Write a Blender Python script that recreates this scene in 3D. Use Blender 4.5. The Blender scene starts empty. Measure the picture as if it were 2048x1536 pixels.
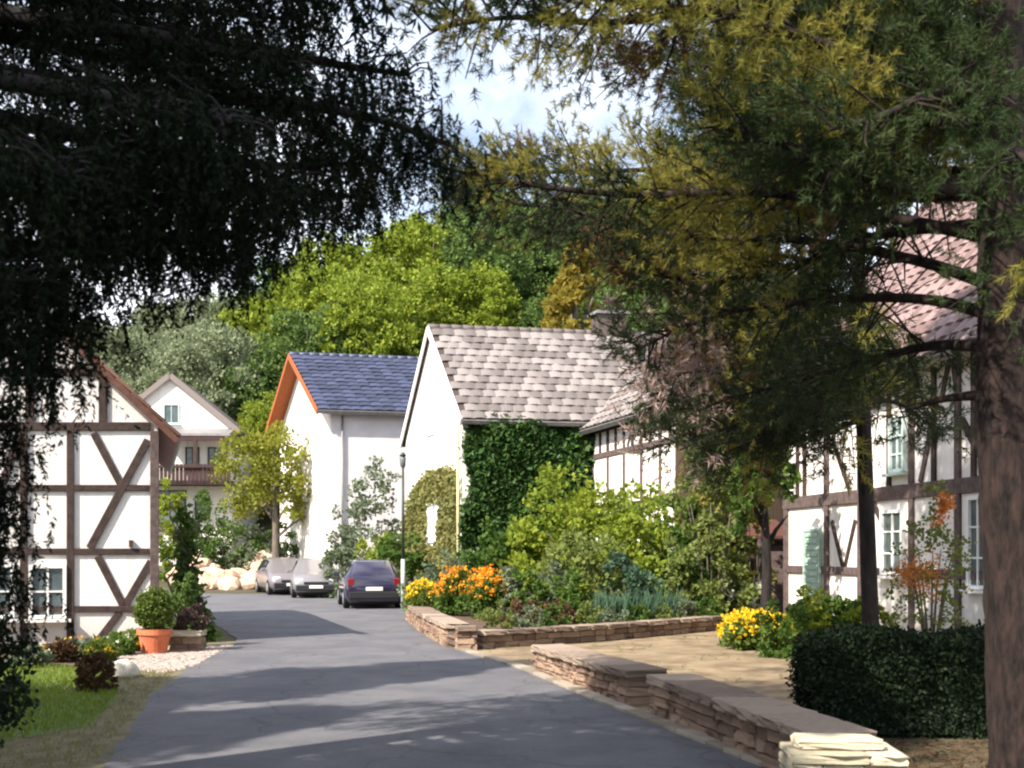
import bpy, bmesh, math, random
import numpy as np
from mathutils import Vector, Matrix

# ------------------------------------------------------------------ camera, sky, sun, exposure
SC = bpy.context.scene
COL = SC.collection
R = math.radians
FPX, HOR, EYE = 2300.0, 1105.0, 1.7          # focal length and horizon of the photograph (2048 wide), eye height
cam_d = bpy.data.cameras.new('camera'); CAM = bpy.data.objects.new('camera', cam_d); COL.objects.link(CAM)
CAM.location = (0, 0, EYE); CAM.rotation_euler = (R(90), 0, 0)
cam_d.sensor_width = 36; cam_d.lens = FPX / 2048 * 36; cam_d.shift_y = (HOR - 768) / 2048
cam_d.clip_end = 2000
cam_d.dof.use_dof = True; cam_d.dof.focus_distance = 34; cam_d.dof.aperture_fstop = 3.6
SC.camera = CAM
SUN = Vector((-0.72, -0.69, 0.0)).normalized()      # horizontal direction towards the sun
ELEV = R(42)
to_sun = Vector((SUN.x * math.cos(ELEV), SUN.y * math.cos(ELEV), math.sin(ELEV)))
W = bpy.data.worlds.new('World'); SC.world = W; W.use_nodes = True
nt = W.node_tree; nt.nodes.clear()
wo = nt.nodes.new('ShaderNodeOutputWorld'); bg = nt.nodes.new('ShaderNodeBackground')
sky = nt.nodes.new('ShaderNodeTexSky'); sky.sky_type = 'NISHITA'; sky.sun_disc = False
sky.sun_elevation = ELEV; sky.sun_rotation = math.atan2(SUN.x, SUN.y)
sky.air_density = 1.0; sky.dust_density = 1.2
tc = nt.nodes.new('ShaderNodeTexCoord')
nz = nt.nodes.new('ShaderNodeTexNoise'); nz.inputs['Scale'].default_value = 2.6; nz.inputs['Detail'].default_value = 7
nz.inputs['Roughness'].default_value = .6
rp = nt.nodes.new('ShaderNodeValToRGB'); rp.color_ramp.elements[0].position = .38; rp.color_ramp.elements[1].position = .62
mx = nt.nodes.new('ShaderNodeMix'); mx.data_type = 'RGBA'
mx.inputs['B'].default_value = (9.4, 9.8, 10.6, 1)           # cumulus white on the sky's own scale
nt.links.new(tc.outputs['Generated'], nz.inputs['Vector']); nt.links.new(nz.outputs['Fac'], rp.inputs['Fac'])
nt.links.new(rp.outputs['Color'], mx.inputs['Factor']); nt.links.new(sky.outputs['Color'], mx.inputs['A'])
nt.links.new(mx.outputs['Result'], bg.inputs['Color']); bg.inputs['Strength'].default_value = .10
nt.links.new(bg.outputs['Background'], wo.inputs['Surface'])
sun_d = bpy.data.lights.new('sun', 'SUN'); sun_d.energy = 5.0; sun_d.angle = R(.6); sun_d.color = (1, .91, .785)
sun_o = bpy.data.objects.new('sun', sun_d); COL.objects.link(sun_o)
sun_o.rotation_euler = to_sun.to_track_quat('Z', 'Y').to_euler(); sun_o.location = (-20, -20, 40)
SC.view_settings.view_transform = 'Standard'; SC.view_settings.look = 'None'
SC.view_settings.exposure = 1.1; SC.view_settings.gamma = 1
SC.view_settings.use_curve_mapping = False
SC.render.engine = 'CYCLES'
SC.cycles.use_denoising = True
SC.cycles.pixel_filter_type = 'BLACKMAN_HARRIS'; SC.cycles.filter_width = 2.2
SC.cycles.max_bounces = 6; SC.cycles.diffuse_bounces = 3; SC.cycles.transmission_bounces = 3

# ------------------------------------------------------------------ helpers
RNG = np.random.default_rng(7); random.seed(7)
ORG = {}
def at(px, py, Y): return Vector(((px - 1024) / FPX * Y, Y, EYE + (HOR - py) / FPX * Y))
def gnd(px, py): return at(px, py, FPX * EYE / (py - HOR))
def onplane(px, py, O, n):
    d = Vector(((px - 1024) / FPX, 1, (HOR - py) / FPX)); c = Vector((0, 0, EYE))
    return c + d * ((O - c).dot(n) / d.dot(n))
def smooth(t): t = min(1, max(0, t)); return t * t * (3 - 2 * t)
def terrain(x, y):
    a = x / max(y, 30)
    H = 10.0 + 12.0 * smooth((a + .34) / .34)
    return H * smooth((y - 46) / 62) if y > 46 else 0.0

MATS = {}
def mat(name, col, col2=None, rough=.8, scale=6, bump=0, bscale=40, metallic=0, spec=.3, coord='Object', detail=4, byobj=False, stretch=None, coat=0):
    if name in MATS: return MATS[name]
    m = bpy.data.materials.new(name); m.use_nodes = True; t = m.node_tree; p = t.nodes['Principled BSDF']
    p.inputs['Base Color'].default_value = (*col, 1); p.inputs['Roughness'].default_value = rough
    p.inputs['Metallic'].default_value = metallic; p.inputs['Specular IOR Level'].default_value = spec
    if coat: p.inputs['Coat Weight'].default_value = coat; p.inputs['Coat Roughness'].default_value = .08
    c = t.nodes.new('ShaderNodeTexCoord'); vec = c.outputs[coord]
    if coord == 'Object' and not byobj:
        g = t.nodes.new('ShaderNodeNewGeometry'); vec = g.outputs['Position']
    if stretch:
        mp = t.nodes.new('ShaderNodeMapping'); mp.inputs['Scale'].default_value = stretch
        t.links.new(vec, mp.inputs['Vector']); vec = mp.outputs['Vector']
    if col2:
        n = t.nodes.new('ShaderNodeTexNoise'); n.inputs['Scale'].default_value = scale; n.inputs['Detail'].default_value = detail
        n.inputs['Roughness'].default_value = .65
        t.links.new(vec, n.inputs['Vector']); r = t.nodes.new('ShaderNodeValToRGB')
        r.color_ramp.elements[0].color = (*col, 1); r.color_ramp.elements[1].color = (*col2, 1)
        r.color_ramp.elements[0].position = .35; r.color_ramp.elements[1].position = .65
        fac = n.outputs['Fac']
        if byobj:
            oi = t.nodes.new('ShaderNodeObjectInfo'); ma = t.nodes.new('ShaderNodeMath'); ma.operation = 'MULTIPLY_ADD'
            ma.inputs[1].default_value = .7; ad = t.nodes.new('ShaderNodeMath'); ad.operation = 'MULTIPLY_ADD'
            ad.inputs[1].default_value = .5; t.links.new(n.outputs['Fac'], ad.inputs[0]); ad.inputs[2].default_value = -.1
            t.links.new(oi.outputs['Random'], ma.inputs[0]); t.links.new(ad.outputs[0], ma.inputs[2]); fac = ma.outputs[0]
        t.links.new(fac, r.inputs['Fac']); t.links.new(r.outputs['Color'], p.inputs['Base Color'])
    if bump:
        n2 = t.nodes.new('ShaderNodeTexNoise'); n2.inputs['Scale'].default_value = bscale; n2.inputs['Detail'].default_value = 6
        t.links.new(vec, n2.inputs['Vector']); b = t.nodes.new('ShaderNodeBump'); b.inputs['Strength'].default_value = bump
        b.inputs['Distance'].default_value = .02
        t.links.new(n2.outputs['Fac'], b.inputs['Height']); t.links.new(b.outputs['Normal'], p.inputs['Normal'])
    MATS[name] = m; return m
def wall_mat(name, col, col2, stain=(.42, .36, .29)):
    """lime plaster: uneven tone, rain streaks running down, splash dirt above the ground"""
    m = mat(name, col, col2, .92, 2.4, .35, 26, detail=8); t = m.node_tree; p = t.nodes['Principled BSDF']
    src = p.inputs['Base Color'].links[0].from_socket; g = t.nodes.new('ShaderNodeNewGeometry')
    mp = t.nodes.new('ShaderNodeMapping'); mp.inputs['Scale'].default_value = (3.2, 3.2, .22); t.links.new(g.outputs['Position'], mp.inputs['Vector'])
    n = t.nodes.new('ShaderNodeTexNoise'); n.inputs['Scale'].default_value = 1.6; n.inputs['Detail'].default_value = 7; t.links.new(mp.outputs[0], n.inputs['Vector'])
    r = t.nodes.new('ShaderNodeMapRange'); r.inputs['From Min'].default_value = .54; r.inputs['From Max'].default_value = .78; r.inputs['To Max'].default_value = .42; t.links.new(n.outputs['Fac'], r.inputs['Value'])
    sp = t.nodes.new('ShaderNodeSeparateXYZ'); t.links.new(g.outputs['Position'], sp.inputs[0])
    n2 = t.nodes.new('ShaderNodeTexNoise'); n2.inputs['Scale'].default_value = 2.2; n2.inputs['Detail'].default_value = 6
    ad = t.nodes.new('ShaderNodeMath'); ad.operation = 'SUBTRACT'; t.links.new(sp.outputs['Z'], ad.inputs[0]); t.links.new(n2.outputs['Fac'], ad.inputs[1])
    r2 = t.nodes.new('ShaderNodeMapRange'); r2.inputs['From Min'].default_value = .25; r2.inputs['From Max'].default_value = -.35; r2.inputs['To Max'].default_value = .6; t.links.new(ad.outputs[0], r2.inputs['Value'])
    mxx = t.nodes.new('ShaderNodeMath'); mxx.operation = 'MAXIMUM'; t.links.new(r.outputs[0], mxx.inputs[0]); t.links.new(r2.outputs[0], mxx.inputs[1])
    mix = t.nodes.new('ShaderNodeMix'); mix.data_type = 'RGBA'; mix.inputs['B'].default_value = (*stain, 1)
    t.links.new(mxx.outputs[0], mix.inputs['Factor']); t.links.new(src, mix.inputs['A']); t.links.new(mix.outputs['Result'], p.inputs['Base Color']); return m
def road_mat():
    m = mat('asphalt', (.095, .096, .112), (.145, .144, .156), .9, .9, .6, 150, detail=12); t = m.node_tree; p = t.nodes['Principled BSDF']
    src = p.inputs['Base Color'].links[0].from_socket; g = t.nodes.new('ShaderNodeNewGeometry')
    w = t.nodes.new('ShaderNodeTexNoise'); w.inputs['Scale'].default_value = 1.5; t.links.new(g.outputs['Position'], w.inputs['Vector'])
    va = t.nodes.new('ShaderNodeVectorMath'); va.operation = 'MULTIPLY_ADD'; va.inputs[1].default_value = (.7, .7, .7); t.links.new(w.outputs['Color'], va.inputs[0]); t.links.new(g.outputs['Position'], va.inputs[2])
    v = t.nodes.new('ShaderNodeTexVoronoi'); v.feature = 'DISTANCE_TO_EDGE'; v.inputs['Scale'].default_value = .42; t.links.new(va.outputs[0], v.inputs['Vector'])
    r = t.nodes.new('ShaderNodeMapRange'); r.inputs['From Min'].default_value = .012; r.inputs['From Max'].default_value = .0; r.inputs['To Max'].default_value = .38; t.links.new(v.outputs['Distance'], r.inputs['Value'])
    mix = t.nodes.new('ShaderNodeMix'); mix.data_type = 'RGBA'; mix.inputs['B'].default_value = (.03, .03, .03, 1)
    t.links.new(r.outputs[0], mix.inputs['Factor']); t.links.new(src, mix.inputs['A'])
    v2 = t.nodes.new('ShaderNodeTexNoise'); v2.inputs['Scale'].default_value = 34; v2.inputs['Detail'].default_value = 3; t.links.new(g.outputs['Position'], v2.inputs['Vector'])
    r2 = t.nodes.new('ShaderNodeMapRange'); r2.inputs['From Min'].default_value = .60; r2.inputs['From Max'].default_value = .72; r2.inputs['To Max'].default_value = .5; t.links.new(v2.outputs['Fac'], r2.inputs['Value'])
    mix2 = t.nodes.new('ShaderNodeMix'); mix2.data_type = 'RGBA'; mix2.inputs['B'].default_value = (.22, .215, .21, 1)
    t.links.new(r2.outputs[0], mix2.inputs['Factor']); t.links.new(mix.outputs['Result'], mix2.inputs['A']); t.links.new(mix2.outputs['Result'], p.inputs['Base Color']); return m
def leafmat(name, cols, trans=.35, rough=.6, spec=.2):
    """leaf: colour differs leaf by leaf and clump by clump, part of the light passes through"""
    if name in MATS: return MATS[name]
    m = bpy.data.materials.new(name); m.use_nodes = True; t = m.node_tree; p = t.nodes['Principled BSDF']; o = t.nodes['Material Output']
    p.inputs['Roughness'].default_value = rough; p.inputs['Specular IOR Level'].default_value = spec
    g = t.nodes.new('ShaderNodeNewGeometry'); n = t.nodes.new('ShaderNodeTexNoise'); n.inputs['Scale'].default_value = 1.3
    n.inputs['Detail'].default_value = 3
    t.links.new(g.outputs['Position'], n.inputs['Vector'])
    ma = t.nodes.new('ShaderNodeMath'); ma.operation = 'MULTIPLY_ADD'; ma.inputs[1].default_value = .55
    ad = t.nodes.new('ShaderNodeMath'); ad.operation = 'MULTIPLY_ADD'; ad.inputs[1].default_value = 1.1; ad.inputs[2].default_value = -.33
    t.links.new(n.outputs['Fac'], ad.inputs[0]); t.links.new(g.outputs['Random Per Island'], ma.inputs[0]); t.links.new(ad.outputs[0], ma.inputs[2])
    r = t.nodes.new('ShaderNodeValToRGB'); e = r.color_ramp.elements
    while len(e) < len(cols): e.new(.5)
    for i, c in enumerate(cols): e[i].position = i / max(1, len(cols) - 1); e[i].color = (*c, 1)
    t.links.new(ma.outputs[0], r.inputs['Fac']); t.links.new(r.outputs['Color'], p.inputs['Base Color'])
    tr = t.nodes.new('ShaderNodeBsdfTranslucent'); t.links.new(r.outputs['Color'], tr.inputs['Color'])
    mix = t.nodes.new('ShaderNodeMixShader'); mix.inputs[0].default_value = trans
    t.links.new(p.outputs[0], mix.inputs[1]); t.links.new(tr.outputs[0], mix.inputs[2]); t.links.new(mix.outputs[0], o.inputs['Surface'])
    MATS[name] = m; return m

def tag(o, label=None, cat=None, group=None, kind=None):
    if label: o['label'] = label
    if cat: o['category'] = cat
    if group: o['group'] = group
    if kind: o['kind'] = kind
    return o
def thing(name, loc, label, cat, group=None):
    o = bpy.data.objects.new(name, None); o.empty_display_size = .2; COL.objects.link(o); o.location = loc
    ORG[o.name] = Vector(loc); return tag(o, label, cat, group)
def link(name, me, parent=None, M=None):
    """me holds world coordinates when M is None, else it is a shared piece placed by M"""
    o = bpy.data.objects.new(name, me); COL.objects.link(o)
    po = ORG[parent.name] if parent else Vector((0, 0, 0))
    if parent: o.parent = parent
    if M is None:
        o.location = (0, 0, 0); ORG[o.name] = po if parent else Vector((0, 0, 0))
    else:
        M2 = Matrix.Translation(-po) @ M; o.matrix_local = M2; ORG[o.name] = M.translation.copy()
    return o
class MB:
    def __init__(s): s.v = []; s.f = []; s.mi = []
    def add(s, vs, fs, mi=0):
        b = len(s.v); s.v += [tuple(v) for v in vs]; s.f += [tuple(b + i for i in f) for f in fs]; s.mi += [mi] * len(fs)
    def box(s, c, X, Y, Z, mi=0):
        c = Vector(c); v = [c + X * a + Y * b + Z * d for d in (-.5, .5) for b in (-.5, .5) for a in (-.5, .5)]
        s.add(v, [(0, 2, 3, 1), (4, 5, 7, 6), (0, 1, 5, 4), (2, 6, 7, 3), (0, 4, 6, 2), (1, 3, 7, 5)], mi)
    def prism(s, poly, ext, mi=0):
        n = len(poly); a = [Vector(p) for p in poly]; b = [p + ext for p in a]
        s.add(a + b, [tuple(range(n - 1, -1, -1)), tuple(range(n, 2 * n))] + [(i, (i + 1) % n, n + (i + 1) % n, n + i) for i in range(n)], mi)
    def tube(s, pts, rad, n=8, mi=0, cap=True):
        pts = [Vector(p) for p in pts]; k = len(pts); vs = []
        for i, p in enumerate(pts):
            d = (pts[min(i + 1, k - 1)] - pts[max(i - 1, 0)]).normalized()
            u = d.cross(Vector((0, 0, 1))) if abs(d.z) < .95 else d.cross(Vector((1, 0, 0))); u.normalize(); w = d.cross(u)
            for j in range(n):
                a = 2 * math.pi * j / n; vs.append(p + (u * math.cos(a) + w * math.sin(a)) * rad[i])
        fs = [(i * n + j, i * n + (j + 1) % n, (i + 1) * n + (j + 1) % n, (i + 1) * n + j) for i in range(k - 1) for j in range(n)]
        if cap: fs += [tuple(range(n - 1, -1, -1)), tuple((k - 1) * n + j for j in range(n))]
        s.add(vs, fs, mi)
    def mesh(s, name, mats, off=Vector((0, 0, 0)), smooth_=False, bevel=0):
        me = bpy.data.meshes.new(name); me.from_pydata([(v[0] - off.x, v[1] - off.y, v[2] - off.z) for v in s.v], [], s.f)
        for m in (mats if isinstance(mats, (list, tuple)) else [mats]): me.materials.append(m)
        me.polygons.foreach_set('material_index', s.mi)
        bm = bmesh.new(); bm.from_mesh(me); bmesh.ops.recalc_face_normals(bm, faces=bm.faces)
        if bevel: bmesh.ops.bevel(bm, geom=bm.edges[:], offset=bevel, segments=1, affect='EDGES')
        bm.to_mesh(me); bm.free()
        if smooth_: me.polygons.foreach_set('use_smooth', [True] * len(me.polygons))
        me.update(); return me
    def build(s, name, mats, parent=None, smooth_=False, bevel=0):
        off = ORG[parent.name] if parent else Vector((0, 0, 0))
        return link(name, s.mesh(name, mats, off, smooth_, bevel), parent)
def npmesh(name, V, k, mats, mi=None, off=None):
    """V: (n*k,3) vertices, one k-gon each"""
    V = np.asarray(V, dtype=np.float32).reshape(-1, 3)
    if off is not None: V = V - np.array(off, dtype=np.float32)
    n = len(V) // k; me = bpy.data.meshes.new(name)
    me.vertices.add(n * k); me.vertices.foreach_set('co', V.ravel())
    me.loops.add(n * k); me.loops.foreach_set('vertex_index', np.arange(n * k, dtype=np.int32))
    me.polygons.add(n); me.polygons.foreach_set('loop_start', np.arange(0, n * k, k, dtype=np.int32))
    for m in (mats if isinstance(mats, (list, tuple)) else [mats]): me.materials.append(m)
    if mi is not None: me.polygons.foreach_set('material_index', np.asarray(mi, dtype=np.int32))
    me.update(calc_edges=True); return me
def unit(a): return a / (np.linalg.norm(a, axis=1, keepdims=True) + 1e-9)
def rnd(n): return unit(RNG.normal(size=(n, 3)))
def cards(P, D, S, Wd):
    """rhombic leaves: base P, direction D, length S, half width Wd"""
    n = len(P); S = np.broadcast_to(np.asarray(S, float), (n,))[:, None]; Wd = np.broadcast_to(np.asarray(Wd, float), (n,))[:, None]
    sd = unit(np.cross(D, rnd(n))); m = P + D * S * .45
    return np.stack([P, m + sd * Wd, P + D * S, m - sd * Wd], 1).reshape(-1, 3)
def clumps(C, rad, per, size, flat=.8, up=.3, asp=.42):
    """leaf clumps round the centres C"""
    n = len(C); rad = np.broadcast_to(np.asarray(rad, float), (n,))
    d = rnd(n * per); q = np.repeat(C, per, 0); rr = np.repeat(rad, per)[:, None]
    P = q + d * rr * (RNG.random((n * per, 1)) ** .5) * np.array([1, 1, flat])
    D = unit(d * .7 + RNG.normal(size=d.shape) * .6 + np.array([0, 0, up]))
    S = size * RNG.uniform(.6, 1.25, n * per)
    return cards(P, D, S, S * asp)
def crown_centres(n, r, c=(0, 0, 0), lobes=9, inner=.45, bottom=-.75):
    """clump centres spread through an uneven, lobed volume"""
    L = rnd(lobes); amp = RNG.uniform(.72, 1.12, lobes)
    d = rnd(n * 3); d = d[d[:, 2] > bottom][:n]
    k = np.max(np.clip((d @ L.T - .35) / .65, 0, 1) ** .8 * amp, 1)
    rad = (.62 + .42 * k) * (inner + (1 - inner) * RNG.random(len(d)) ** .45)
    return d * rad[:, None] * np.array(r) + np.array(c)
def catmull(pts, n=6):
    p = [Vector(a) for a in pts]; p = [p[0] * 2 - p[1]] + p + [p[-1] * 2 - p[-2]]; out = []
    for i in range(1, len(p) - 2):
        for k in range(n):
            t = k / n; a, b, c, d = p[i - 1:i + 3]
            out.append(.5 * (2 * b + (c - a) * t + (2 * a - 5 * b + 4 * c - d) * t * t + (3 * b - a - 3 * c + d) * t ** 3))
    return out + [p[-2]]

# ------------------------------------------------------------------ materials
plaster = wall_mat('plaster_white', (.82, .785, .745), (.73, .695, .655))
plaster_pink = wall_mat('plaster_warm', (.82, .785, .77), (.74, .70, .685))
shade_and_vent_plaster = mat('plaster_shade_and_vent', (.62, .58, .585), (.53, .50, .51), .9, 1.5, .2, 30)  # white plaster with the side wall's shade in its colour; also the vent
oak = mat('oak_timber', (.034, .021, .019), (.066, .044, .04), .8, 9, .5, 40)
oak_grey = mat('weathered_timber', (.075, .053, .05), (.135, .10, .095), .85, 9, .5, 40)
fascia = mat('fascia_wood', (.085, .036, .025), (.14, .065, .045), .7, 8, .4, 30)
soffit = mat('orange_pine_boards', (.42, .11, .03), (.32, .085, .025), .6, 8, .3, 30)
maroon = mat('balcony_wood', (.036, .017, .018), (.06, .028, .027), .7, 8, .4, 30)
tile_brown = mat('tile_weathered', (.135, .117, .113), (.25, .222, .215), .85, 14, .5, 60, byobj=True)
tile_red = mat('tile_pink_red', (.155, .10, .095), (.245, .175, .17), .8, 12, .5, 60, byobj=True)
tile_blue = mat('tile_slate_blue', (.022, .028, .058), (.042, .05, .10), .5, 10, .2, 60, byobj=True, spec=.5)
deck_brown = mat('roof_underlay', (.07, .05, .045), None, .9)
deck_red = mat('roof_tiles_far', (.36, .22, .20), (.45, .30, .28), .85, 12, .6, 20)
glass = mat('window_glass', (.05, .07, .08), (.10, .13, .14), .08, 2, 0, 1, 0, .7)
white_paint = mat('white_paint', (.8, .8, .79), (.74, .74, .73), .5, 5)
green_paint = mat('pale_green_paint', (.30, .42, .36), (.36, .47, .41), .6, 7, .2, 20)
cream_pipe = mat('cream_downpipe', (.62, .56, .33), (.52, .46, .27), .5, 5)
zinc = mat('zinc_gutter', (.30, .29, .29), (.22, .21, .21), .5, 6, 0, 1, .4)
asphalt = road_mat()
sand = mat('sandy_gravel', (.14, .10, .06), (.32, .245, .155), .95, 1.6, 1.0, 60, detail=14)
verge_m = mat('gravel_verge', (.20, .165, .10), (.09, .085, .045), .95, 4, .6, 80, detail=8)
soil = mat('garden_soil', (.075, .05, .033), (.13, .085, .055), .95, 5, .7, 40, detail=8)
turf = mat('turf_soil', (.085, .14, .03), (.12, .17, .05), .95, 1.2, .6, 60, detail=8)
ground_m = mat('ground_cover', (.055, .055, .028), (.085, .07, .04), .95, .35, .6, 20, detail=9)
stone_m = mat('sandstone', (.20, .13, .095), (.36, .25, .18), .92, 12, .7, 50, byobj=True)
slab_m = mat('coping_slab', (.19, .14, .11), (.32, .25, .195), .92, 8, .6, 40, byobj=True)
pale_slab = mat('pale_limestone', (.36, .32, .22), (.56, .51, .38), .9, 9, .6, 40, byobj=True)
mortar = mat('mortar', (.16, .125, .10), (.22, .18, .14), .95, 20, .5, 60)
kerb_m = mat('kerb_stone', (.24, .205, .16), (.36, .31, .25), .9, 10, .5, 60, byobj=True)
rock_m = mat('rockery_stone', (.62, .48, .36), (.42, .28, .20), .95, 6, .7, 30, byobj=True)
cobble_m = mat('cobbles', (.42, .35, .31), (.30, .25, .22), .9, 9, .6, 50)
bark = mat('pine_bark', (.005, .004, .0035), (.036, .022, .019), .95, 20, 1.0, 30, detail=9, stretch=(1, 1, .28))
bark_dark = mat('dark_bark', (.010, .009, .010), (.028, .022, .020), .95, 9, .8, 30, stretch=(1, 1, .3))
bark_grey = mat('grey_bark', (.10, .085, .07), (.17, .145, .12), .95, 9, .8, 30, stretch=(1, 1, .3))
terracotta = mat('terracotta', (.50, .13, .06), (.58, .19, .10), .85, 6, .3, 40)

# ------------------------------------------------------------------ ground and road
def sheet(name, poly, z, m, kind='structure', sub=0):
    mb = MB(); mb.add([(p[0], p[1], z) for p in poly], [tuple(range(len(poly)))])
    o = mb.build(name, m); return tag(o, kind=kind)
def ground():
    xs = np.concatenate([np.linspace(-420, -70, 15), np.linspace(-60, 60, 61), np.linspace(70, 420, 15)])
    ys = np.concatenate([np.linspace(-60, 40, 21), np.linspace(42, 130, 60), np.linspace(140, 700, 20)])
    mb = MB(); nx = len(xs)
    vs = [(x, y, terrain(x, y) + (RNG.normal() * .25 if y > 62 else 0)) for y in ys for x in xs]
    mb.add(vs, [(j * nx + i, j * nx + i + 1, (j + 1) * nx + i + 1, (j + 1) * nx + i) for j in range(len(ys) - 1) for i in range(nx - 1)])
    tag(mb.build('ground', ground_m, smooth_=True), kind='structure')
ground()
RL = [(-2.4, -20), (-2.6, 4), (-3.2, 9.07), (-4.25, 13.7), (-4.75, 17), (-5.0, 19.5), (-5.25, 22), (-6.6, 26), (-8.6, 32), (-11, 37), (-16, 42), (-24, 45)]
RRt = [(3.3, -20), (2.7, 4), (1.95, 9.07), (1.0, 12.8), (.12, 16.6), (-.9, 19.75), (-2.0, 25.6), (-2.85, 31.8), (-3.3, 36), (-4.2, 41), (-5.6, 46), (-9, 48.2), (-14, 49), (-26, 50)]
def ragged(pts, amp, step=.5):
    out = []
    for a, b in zip(pts[:-1], pts[1:]):
        A, B = Vector((*a, 0)), Vector((*b, 0)); d = B - A; n = max(1, int(d.length / step)); q = Vector((-d.y, d.x, 0)).normalized()
        out += [tuple((A + d * i / n + q * random.uniform(-amp, amp)).xy) for i in range(n)]
    return out + [pts[-1]]
sheet('road', ragged(RL, .05) + RRt[::-1], .016, asphalt)
sheet('gravel_verge', [(-7.4, 8), (-6.8, 4), (-2.5, 4), (-3.1, 9.07), (-4.15, 13.7), (-4.65, 17), (-4.9, 19.5), (-5.15, 22), (-6.6, 21.1), (-6.4, 17.2), (-5.6, 14.5), (-5.9, 11)], .008, verge_m)
PATH = [(-.95, 19.9), (.08, 16.7), (1.0, 12.9), (1.95, 9.2), (2.65, 9.4), (2.7, 11.4), (4.5, 12), (7.4, 18), (6.3, 24.5), (4.6, 25.0), (1.6, 21.6), (-.75, 20.1)]
sheet('courtyard_path', PATH, .008, sand)
LAWN = [(-14, 17.0), (-14, 8), (-9, 8.5), (-4.6, 10.2), (-4.1, 11.2), (-4.6, 13.4), (-5.1, 14.8), (-5.8, 16.5), (-7.4, 17.3)]
sheet('lawn', LAWN, .012, turf)
def inside(poly, x, y):
    c = np.zeros(len(x), bool); j = len(poly) - 1
    for i in range(len(poly)):
        xi, yi = poly[i]; xj, yj = poly[j]
        c ^= ((yi > y) != (yj > y)) & (x < (xj - xi) * (y - yi) / (yj - yi + 1e-9) + xi); j = i
    return c
def scatter(poly, n):
    a = np.array(poly); lo, hi = a.min(0), a.max(0)
    p = RNG.uniform(lo, hi, (n, 2)); return p[inside(poly, p[:, 0], p[:, 1])]

# ------------------------------------------------------------------ stones
def piece_mesh(name, m, jit=.09, bev=.10, sub=0):
    bm = bmesh.new(); bmesh.ops.create_cube(bm, size=1)
    bmesh.ops.bevel(bm, geom=bm.edges[:], offset=bev, segments=1, affect='EDGES')
    if sub:
        bmesh.ops.subdivide_edges(bm, edges=[e for e in bm.edges if e.calc_length() > .5], cuts=sub, use_grid_fill=True)
    for v in bm.verts: v.co += Vector([random.uniform(-jit, jit) * .5 for _ in range(3)])
    me = bpy.data.meshes.new(name); bm.to_mesh(me); bm.free(); me.materials.append(m); return me
STONES = [piece_mesh('stone', stone_m, .12, .055, 1) for _ in range(5)]
SLABS = [piece_mesh('coping_slab', slab_m, .07, .06, 2) for _ in range(4)]
PALES = [piece_mesh('pale_slab', pale_slab, .09, .03, 2) for _ in range(4)]
KERBS = [piece_mesh('kerb_stone', kerb_m, .04, .05) for _ in range(4)]
ROCKS = []
for _ in range(6):
    bm = bmesh.new(); bmesh.ops.create_icosphere(bm, subdivisions=2, radius=.5)
    for v in bm.verts:
        v.co *= 1 + .28 * math.sin(v.co.x * 7 + _ * 2) * math.cos(v.co.y * 6 + _) + random.uniform(-.06, .06)
        v.co.z = max(v.co.z, -.3) if _ % 2 else v.co.z
    me = bpy.data.meshes.new('rock'); bm.to_mesh(me); bm.free(); me.materials.append(rock_m); ROCKS.append(me)
def place(name, me, parent, c, X, size, tilt=0.0):
    """a shared unit piece: local x along X, z up, scaled to size"""
    X = Vector((X[0], X[1], 0)).normalized(); Z = Vector((0, 0, 1)); Yv = Z.cross(X)
    Rm = Matrix((X, Yv, Z)).transposed().to_4x4() @ Matrix.Rotation(random.uniform(-tilt, tilt), 4, 'Z') @ Matrix.Rotation(random.uniform(-tilt, tilt), 4, 'X')
    M = Matrix.Translation(Vector(c)) @ Rm @ Matrix.Diagonal((size[0], size[1], size[2], 1))
    return link(name, me, parent, M)
def stone_wall(name, label, pts, h, th, courses=3, slab=.09, slabs=SLABS, z0=0.0, over=.05, stones=STONES):
    t = thing(name, (pts[0][0], pts[0][1], z0), label, 'stone wall')
    core = MB()
    for a, b in zip(pts[:-1], pts[1:]):
        A, B = Vector((*a, 0)), Vector((*b, 0)); d = (B - A); L = d.length; d.normalize(); n = Vector((-d.y, d.x, 0))
        core.box((A + B) / 2 + Vector((0, 0, z0 + (h - slab) / 2 - .02)), d * (L - .04), n * (th - .07), Vector((0, 0, h - slab)))
        ch = (h - slab) / courses
        for k in range(courses):
            s = -random.uniform(0, .12)
            while s < L - .05:
                w = random.uniform(.2, .46); e = min(s + w, L); s0 = max(s, 0)
                if e - s0 > .07:
                    place('stone', random.choice(stones), t, A + d * (s0 + e) / 2 + Vector((0, 0, z0 + ch * (k + .5))), d,
                          (e - s0 - .012, th + random.uniform(-.03, .02), ch - .012), .012)
                s += w
        s = 0
        while s < L - .05:
            w = random.uniform(.42, .75); e = min(s + w, L)
            if L - e < .2: e = L
            place('coping_slab', random.choice(slabs), t, A + d * (s + e) / 2 + Vector((0, 0, z0 + h - slab / 2 + .004)), d,
                  (e - s - .012, th + 2 * over + random.uniform(-.02, .03), slab), .01)
            s = e
    core.build('mortar_core', mortar, t); return t
stone_wall('garden_wall', 'low sandstone wall with broad flat slabs between the asphalt road and courtyard path', [(.50, 16.3), (1.0, 14.4), (1.50, 12.75)], .40, .42, 3)
stone_wall('garden_wall', 'low reddish sandstone wall beside the dark clipped hedge', [(1.66, 12.15), (2.02, 10.2), (2.36, 8.15)], .42, .42, 3)
stone_wall('stone_gatepost', 'squat stone gatepost with pale sunlit layered limestone top', [(1.78, 7.50), (2.50, 7.46)], .42, .52, 5, .055, PALES, over=.01, stones=PALES)
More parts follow.
